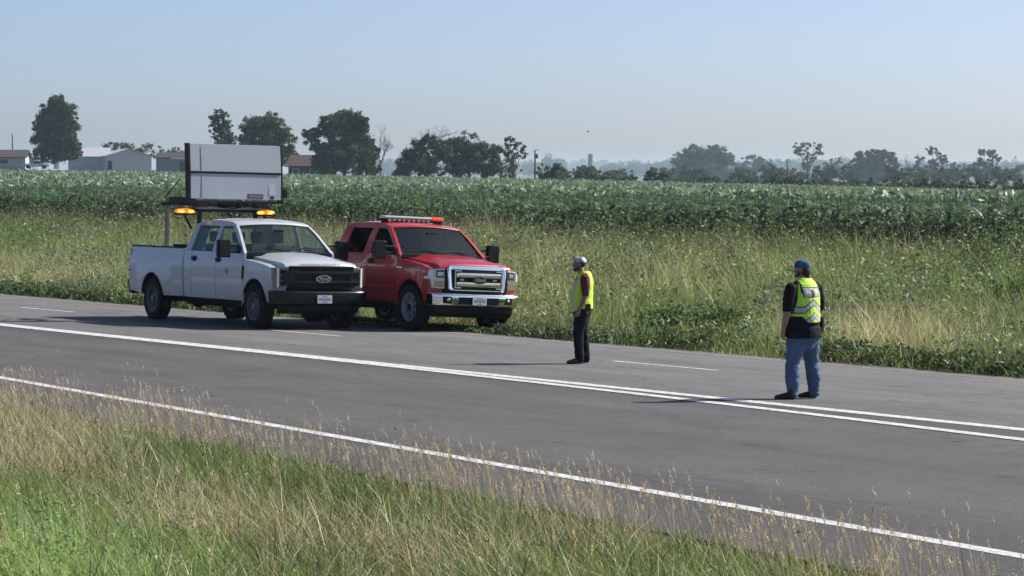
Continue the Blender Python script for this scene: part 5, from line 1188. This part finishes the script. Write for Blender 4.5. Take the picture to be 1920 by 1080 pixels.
M_trous = pmat('black_trousers', (.010, .011, .015), .85, var=.25, bump=.35, bscale=12, spec=.15); M_boot = pmat('dark_brown_boots', (.028, .018, .014), .6, var=.2)
M_hair = pmat('dark_brown_hair', (.02, .013, .010), .8, var=.25, vscale=30); M_eye = pmat('eye_white', (.6, .58, .55), .2); M_belt = pmat('black_leather', (.01, .01, .01), .4)
M_brownshoe = pmat('dark_work_shoes', (.02, .016, .015), .6, var=.2)
def denim():
    m = pmat('faded_blue_jeans', (.065, .115, .20), .9, var=.5, vscale=5, bump=.5, bscale=9); return m
M_denim = denim()
def capmat(name, a, c, sc):
    m = bpy.data.materials.new(name); m.use_nodes = True; n, l = nt(m); b = n['Principled BSDF']; b.inputs['Roughness'].default_value = .85
    tc = n.new('ShaderNodeTexCoord'); no = n.new('ShaderNodeTexNoise'); no.inputs['Scale'].default_value = sc; no.inputs['Detail'].default_value = 2; l.new(tc.outputs['Object'], no.inputs['Vector'])
    r = n.new('ShaderNodeValToRGB'); r.color_ramp.elements[0].position = .46; r.color_ramp.elements[0].color = (*a, 1); r.color_ramp.elements[1].position = .56; r.color_ramp.elements[1].color = (*c, 1)
    l.new(no.outputs[0], r.inputs[0]); l.new(r.outputs[0], b.inputs['Base Color']); return m
M_cap1 = capmat('mottled_grey_white_cap', (.16, .16, .20), (.74, .73, .70), 12); M_cap2 = capmat('teal_cap', (.012, .075, .12), (.03, .17, .23), 9)
def cap_hat(root, c, mat, sc=1., bill=0.):
    b = MB(); c = Vector(c); vs = []
    b.ellipsoid(c + Vector((-.012, 0, .052)) * sc, (.104 * sc, .084 * sc, .074 * sc), 24, 14)
    cap = cloth('cap', b, mat, root, .008, keep=lambda p: p.z > c.z + .03 * sc, smooth=2, thick=.003)
    b = MB(); prof = []
    b.slab([(.06, -.072), (.10, -.070), (.175, -.048), (.196, 0), (.175, .048), (.10, .070), (.06, .072)], .0, .005, axis='z', bevel=.002)
    b.v = [tuple(c + Vector((x, y, .040 + z - .35 * max(0, x - .06) ** 1.3 - 1.6 * y * y + bill * x)) * sc) for x, y, z in b.v]; b.build('cap_bill', mat, cap)
    b = MB(); b.ellipsoid(c + Vector((-.012, 0, .138)) * sc, (.010, .010, .006), 10, 6); b.build('cap_button', mat, cap)
    return cap
def eyes(root, c, sc=1.):
    for s_ in (-1, 1):
        b = MB(); b.ellipsoid(Vector(c) + Vector((.076, .032 * s_, .004)) * sc, (.011 * sc, .013 * sc, .010 * sc), 12, 8); e_ = b.build('eye', M_eye, root)
        b = MB(); b.ellipsoid(Vector(c) + Vector((.085, .032 * s_, .004)) * sc, (.004 * sc, .006 * sc, .006 * sc), 10, 6); b.build('iris', M_hair, e_)

# ---- the man in the plain yellow vest: side-on, facing left, weight on his near leg
x, y, z = pix(1080, 682)
p1 = empty('person', (x, y, z + .004), (0, 0, R(180 + 4))); tag(p1, 'man in plain yellow safety vest and black trousers standing sideways on the far lane', 'person')
H1 = (-.045, 0, 1.60)
TOR1 = [((-.10, 0, .84), .165, .135), ((-.085, 0, .95), .175, .155), ((-.075, 0, 1.06), .178, .165), ((-.10, 0, 1.20), .185, .150), ((-.125, 0, 1.33), .195, .130), ((-.13, 0, 1.41), .165, .095)]
LL1 = [((-.085, .095, .86), .098, .110), ((-.055, .10, .66), .083, .092), ((-.025, .105, .47), .064, .070), ((-.035, .105, .30), .060, .066), ((-.05, .105, .10), .047, .052)]
RL1 = [((-.10, -.095, .86), .098, .110), ((-.115, -.10, .66), .083, .090), ((-.125, -.105, .47), .064, .068), ((-.15, -.11, .30), .058, .062), ((-.165, -.11, .10), .047, .052)]
LA1 = [((-.125, .195, 1.385), .062, .066), ((-.135, .245, 1.26), .050, .054), ((-.13, .262, 1.11), .042, .044), ((-.085, .262, .99), .038, .040), ((-.035, .245, .89), .027, .030)]
RA1 = [((-.125, -.195, 1.385), .062, .066), ((-.135, -.245, 1.26), .050, .054), ((-.12, -.262, 1.11), .042, .044), ((-.06, -.262, 1.0), .038, .040), ((.0, -.25, .91), .027, .030)]
def grow(r, k): return [(c, a + k, d + k) for c, a, d in r]
b = MB(); loft(b, TOR1); loft(b, LL1); loft(b, RL1); loft(b, LA1, 14); loft(b, RA1, 14)
loft(b, [((-.12, 0, 1.38), .075, .075), ((-.085, 0, 1.46), .058, .060), ((-.06, 0, 1.54), .055, .058)], 16); head(b, H1, .98)
hand(b, (-.035, .245, .89), (.35, -.05, -.9), (-.1, -1, 0), (.9, 0, .3), 1.0, .5); hand(b, (0, -.25, .91), (.4, .05, -.9), (-.1, 1, 0), (.9, 0, .3), 1.0, .5)
me = fuse(b, .0062, 3); me.name = 'body'; link('body', me, M_skin, p1)
eyes(p1, H1, .98)
b = MB(); loft(b, grow(TOR1, .012)); 
for A in (LA1, RA1): loft(b, [(A[0][0], A[0][1] + .016, A[0][2] + .018), (A[1][0], A[1][1] + .018, A[1][2] + .02), (A[2][0], A[2][1] + .014, A[2][2] + .016)], 16)
loft(b, [((-.12, 0, 1.38), .085, .085), ((-.10, 0, 1.445), .068, .070)], 16)
cloth('shirt', b, M_maroon, p1, .010, keep=lambda p: p.z > .86 and not (p.z > 1.462) and not (abs(p.y) > .2 and p.z < 1.10), wrinkle=.008)
b = MB(); loft(b, [((-.10, 0, .80), .178, .150), ((-.09, 0, .93), .186, .166), ((-.085, 0, .97), .186, .168)]); 
for L_ in (LL1, RL1): loft(b, [(c, a + (.014 if c[2] > .2 else .024), d + (.014 if c[2] > .2 else .024)) for c, a, d in L_] + [((L_[-1][0][0] - .005, L_[-1][0][1], .055), .066, .072)])
cloth('trousers', b, M_trous, p1, .010, keep=lambda p: .03 < p.z < .985, wrinkle=.022)
b = MB(); loft(b, [((-.088, 0, .93), .192, .174), ((-.086, 0, .965), .192, .174)]); cloth('belt', b, M_belt, p1, .010, keep=lambda p: .925 < p.z < .972, smooth=2)
b = MB(); b.box(-.22, -.13, .165, .225, .86, .97, bevel=.02); b.build('belt_pouch', M_belt, p1)
VT1 = [((-.095, 0, .84), .205, .178), ((-.085, 0, .95), .205, .188), ((-.08, 0, 1.06), .203, .188), ((-.105, 0, 1.20), .208, .170), ((-.13, 0, 1.33), .215, .150), ((-.132, 0, 1.42), .19, .118), ((-.12, 0, 1.465), .12, .095)]
def keep_v1(p):
    if p.z < .885 - .05 * (p.x > 0) or p.z > 1.485: return False
    if (p.x + .10) ** 2 + p.y ** 2 < .0072 and p.z > 1.43: return False           # neck
    if abs(p.y) > .145 and p.z > 1.10 and ((p.x + .128) / .072) ** 2 + ((p.z - 1.29) / .19) ** 2 < 1: return False   # arm holes
    if p.x > -.02 and abs(p.y) < .02 + .10 * max(0, p.z - 1.2) / .25: return False  # open front
    return True
cloth('safety_vest', b if False else (lambda q: (loft(q, VT1), q)[1])(MB()), [M_hivis, M_silver, M_blacktrim], p1, .0085, keep=keep_v1, mat=lambda p, nn: 1 if (p.x > -.03 and .095 < abs(p.y) < .145) else 0, thick=.004, wrinkle=.012)
for (hx, hy, yw) in ((-.115, .108, R(6)), (-.235, -.11, R(-30))): b = MB(); shoe(b, (hx, hy, 0), yw, .29); cloth('boot', b, M_boot, p1, .008, keep=lambda p: p.z > -.01, smooth=2)
b = MB(); c_ = Vector(H1); b.ellipsoid(c_ + Vector((.052, 0, -.083)), (.042, .046, .036)); b.ellipsoid(c_ + Vector((.02, .045, -.06)), (.03, .02, .045)); b.ellipsoid(c_ + Vector((.02, -.045, -.06)), (.03, .02, .045)); cloth('beard', b, M_hair, p1, .007)
b = MB(); b.ellipsoid(c_ + Vector((-.04, 0, .02)), (.078, .079, .072)); cloth('hair', b, M_hair, p1, .008, keep=lambda p: p.z < c_.z + .06 and p.x < c_.x - .0)
cap_hat(p1, H1, M_cap1, 1.0, .12)

# ---- the heavy man in the chevron vest: seen from behind his left shoulder
x, y, z = pix(1506, 748)
HEAD2 = R(180 - 50)
p2 = empty('person', (x, y, z + .004), (0, 0, HEAD2)); tag(p2, 'heavy man in blue jeans, black shirt and lime chevron vest standing by the double line', 'person')
H2 = (.03, .0, 1.735)
TOR2 = [((.0, 0, .80), .205, .19), ((.02, 0, .95), .225, .22), ((.035, 0, 1.10), .228, .225), ((.015, 0, 1.28), .225, .185), ((-.005, 0, 1.43), .225, .150), ((-.01, 0, 1.53), .185, .105)]
LL2 = [((.0, .115, .86), .118, .135), ((.0, .15, .66), .100, .110), ((.02, .185, .47), .077, .082), ((-.0, .20, .30), .070, .076), ((-.01, .21, .10), .050, .055)]
RL2 = [((.0, -.115, .86), .118, .135), ((-.01, -.14, .66), .100, .110), ((.0, -.16, .47), .077, .082), ((-.02, -.175, .30), .070, .076), ((-.03, -.18, .10), .050, .055)]
LA2 = [((-.005, .225, 1.49), .072, .074), ((-.02, .285, 1.35), .060, .064), ((-.03, .32, 1.19), .050, .052), ((.0, .335, 1.07), .045, .047), ((.035, .335, .955), .030, .033)]
RA2 = [((-.005, -.225, 1.49), .072, .074), ((-.01, -.285, 1.35), .060, .064), ((.01, -.31, 1.19), .050, .052), ((.08, -.30, 1.08), .045, .047), ((.16, -.27, 1.00), .030, .033)]
b = MB(); loft(b, TOR2); loft(b, LL2); loft(b, RL2); loft(b, LA2, 14); loft(b, RA2, 14)
loft(b, [((-.005, 0, 1.50), .090, .085), ((.01, 0, 1.59), .070, .070), ((.015, 0, 1.66), .066, .068)], 16)
Hb = MB(); head(Hb, (0, 0, 0), 1.03); rz = Matrix.Rotation(R(32), 3, 'Z')           # head turned to his left
b.add([tuple(rz @ Vector(p) + Vector(H2)) for p in Hb.v], Hb.f)
hand(b, (.035, .335, .955), (.22, -.02, -.95), (-.1, -1, 0), (.95, 0, .2), 1.08, .4); hand(b, (.16, -.27, 1.0), (.6, .3, -.7), (-.1, 1, .2), (.7, 0, .7), 1.08, .5)
me = fuse(b, .0065, 3); me.name = 'body'; link('body', me, M_skin2, p2)
hp = empty('tmp', (0, 0, 0)); bpy.data.objects.remove(hp)
def turn(o):            # parts of the head follow its turn
    for q in [o] + list(o.children):
        for v in q.data.vertices: v.co = rz @ (v.co - Vector(H2)) + Vector(H2)
b = MB(); loft(b, grow(TOR2, .016) ); loft(b, [((.0, 0, .80), .270, .245), ((.02, 0, .92), .268, .252)])
for A in (LA2, RA2): loft(b, [(A[0][0], A[0][1] + .022, A[0][2] + .024), (A[1][0], A[1][1] + .026, A[1][2] + .028), (A[2][0], A[2][1] + .024, A[2][2] + .028)], 16)
loft(b, [((-.005, 0, 1.50), .10, .095), ((.0, 0, 1.575), .08, .08)], 16)
cloth('shirt', b, M_navy, p2, .011, keep=lambda p: p.z > .825 and p.z < 1.60 and not (abs(p.y) > .29 and p.z < 1.185), wrinkle=.016)
b = MB(); loft(b, [((.0, 0, .78), .215, .20), ((.015, 0, .95), .228, .222)])
for L_ in (LL2, RL2): loft(b, [(c, a + (.016 if c[2] > .4 else .026), d + (.016 if c[2] > .4 else .028)) for c, a, d in L_] + [((L_[-1][0][0] - .005, L_[-1][0][1], .055), .078, .086)])
cloth('jeans', b, M_denim, p2, .010, keep=lambda p: .025 < p.z < .96, wrinkle=.030)
VT2 = [((.02, 0, .98), .252, .250), ((.035, 0, 1.10), .256, .252), ((.015, 0, 1.28), .250, .212), ((-.005, 0, 1.43), .248, .178), ((-.012, 0, 1.535), .215, .132), ((-.005, 0, 1.595), .135, .105)]
def keep_v2(p):
    ay = abs(p.y); hem = 1.03 if (ay < .10 and p.x < 0) else (1.03 + min(1, (ay - .10) / .07) * .085 if p.x < 0 else 1.115)
    if p.z < hem: return False
    if (p.x - .0) ** 2 + p.y ** 2 < .0098 and p.z > 1.565: return False
    if ay > .17 and p.z > 1.24 and ((p.x + .005) / .088) ** 2 + ((p.z - 1.40) / .20) ** 2 < 1: return False
    return True
def mat_v2(p, nn):
    ay = abs(p.y)
    if p.x < .0 or True:
        if p.x < -.05:
            if ay < .150 and 1.365 < p.z < 1.505:
                return 3 if (ay < .137 and 1.378 < p.z < 1.492 and not (-.035 < p.y < .03 and p.z < 1.47)) else 2
            zc = 1.125 - .75 * (ay - .0)
            if ay < .125 and abs(p.z - zc) < .045: return 1 if abs(p.z - zc) < .030 else 2
        zc = 1.30 - .72 * ay if ay < .14 and p.x < 0 else 1.20
        if abs(p.z - zc) < .046: return 1 if abs(p.z - zc) < .031 else 2
        # dark piping from the shoulder to the arm hole
        if p.z > 1.42 and abs(ay - .155) < .014 and p.x < .02: return 2
        if ay > .17 and ((p.x + .005) / .088) ** 2 + ((p.z - 1.40) / .20) ** 2 < 1.22: return 2
    return 0
q = MB(); loft(q, VT2, 28); cloth('safety_vest', q, [M_hivis2, M_silver, M_blacktrim, M_grey], p2, .0075, keep=keep_v2, mat=mat_v2, thick=.004, wrinkle=.014)
b = MB(); b.box(-.13, -.02, -.285, -.225, .95, 1.10, bevel=.02); b.box(-.10, -.06, -.30, -.26, .88, .97, bevel=.01); b.build('belt_radio', M_belt, p2)
for (hx, hy, yw) in ((-.08, .215, R(34)), (-.10, -.18, R(20))): b = MB(); shoe(b, (hx, hy, 0), yw, .305, .056); cloth('shoe', b, M_brownshoe, p2, .008, keep=lambda p: p.z > -.01, smooth=2)
c_ = Vector(H2)
b = MB(); b.ellipsoid(c_ + Vector((.054, 0, -.086)), (.044, .048, .038)); b.ellipsoid(c_ + Vector((.015, .05, -.055)), (.034, .020, .05)); b.ellipsoid(c_ + Vector((.015, -.05, -.055)), (.034, .020, .05)); turn(cloth('beard', b, M_hair, p2, .007))
b = MB(); b.ellipsoid(c_ + Vector((-.045, 0, -.02)), (.083, .085, .10)); turn(cloth('hair', b, M_hair, p2, .008, keep=lambda p: p.z < c_.z + .06 and p.x < c_.x))
cp = cap_hat(p2, H2, M_cap2, 1.07, .15); turn(cp)
n0 = len(bpy.data.objects); before = set(bpy.data.objects); eyes(p2, H2, 1.03)
for o in set(bpy.data.objects) - before:
    for v in o.data.vertices: v.co = rz @ (v.co - c_) + c_
# a speck of a bird in the sky
X, Y, Z = bpt(1102, 247, 260); o = empty('bird', (X, Y, Z)); tag(o, 'tiny dark bird in the pale sky above the far silo', 'bird')
b = MB(); loft(b, [((-.12, 0, 0), .012, .01), ((0, 0, 0), .03, .028), ((.10, 0, .01), .018, .018), ((.13, 0, .02), .016, .016)], 10)
for s_ in (-1, 1): b.add([(.05, .02 * s_, .01), (-.05, .02 * s_, .01), (-.07, .22 * s_, .09), (.0, .2 * s_, .09), (-.08, .42 * s_, .05), (0.05, .02 * s_, .018), (-.05, .02 * s_, .018), (-.07, .22 * s_, .097), (.0, .2 * s_, .097)], [(0, 1, 2, 3), (3, 2, 4), (5, 8, 7, 6), (8, 4, 7)])
link('body', fuse(b, .006, 1), M_black, o)

# ------------------------------------------------------------------ haze: one closed box of even air round camera and scene
b = MB(); b.box(-3700, 3700, -300, 9150, -14, 26)
def hazemat():
    m = bpy.data.materials.new('pale_haze'); m.use_nodes = True; n, l = nt(m); n.remove(n['Principled BSDF'])
    v = n.new('ShaderNodeVolumePrincipled'); v.inputs['Color'].default_value = (.64, .83, 1, 1); v.inputs['Density'].default_value = .0001; v.inputs['Anisotropy'].default_value = .2
    l.new(v.outputs[0], n['Material Output'].inputs['Volume']); return m
hz = link('haze', b.mesh('haze', smooth=False), hazemat()); tag(hz, kind='stuff')
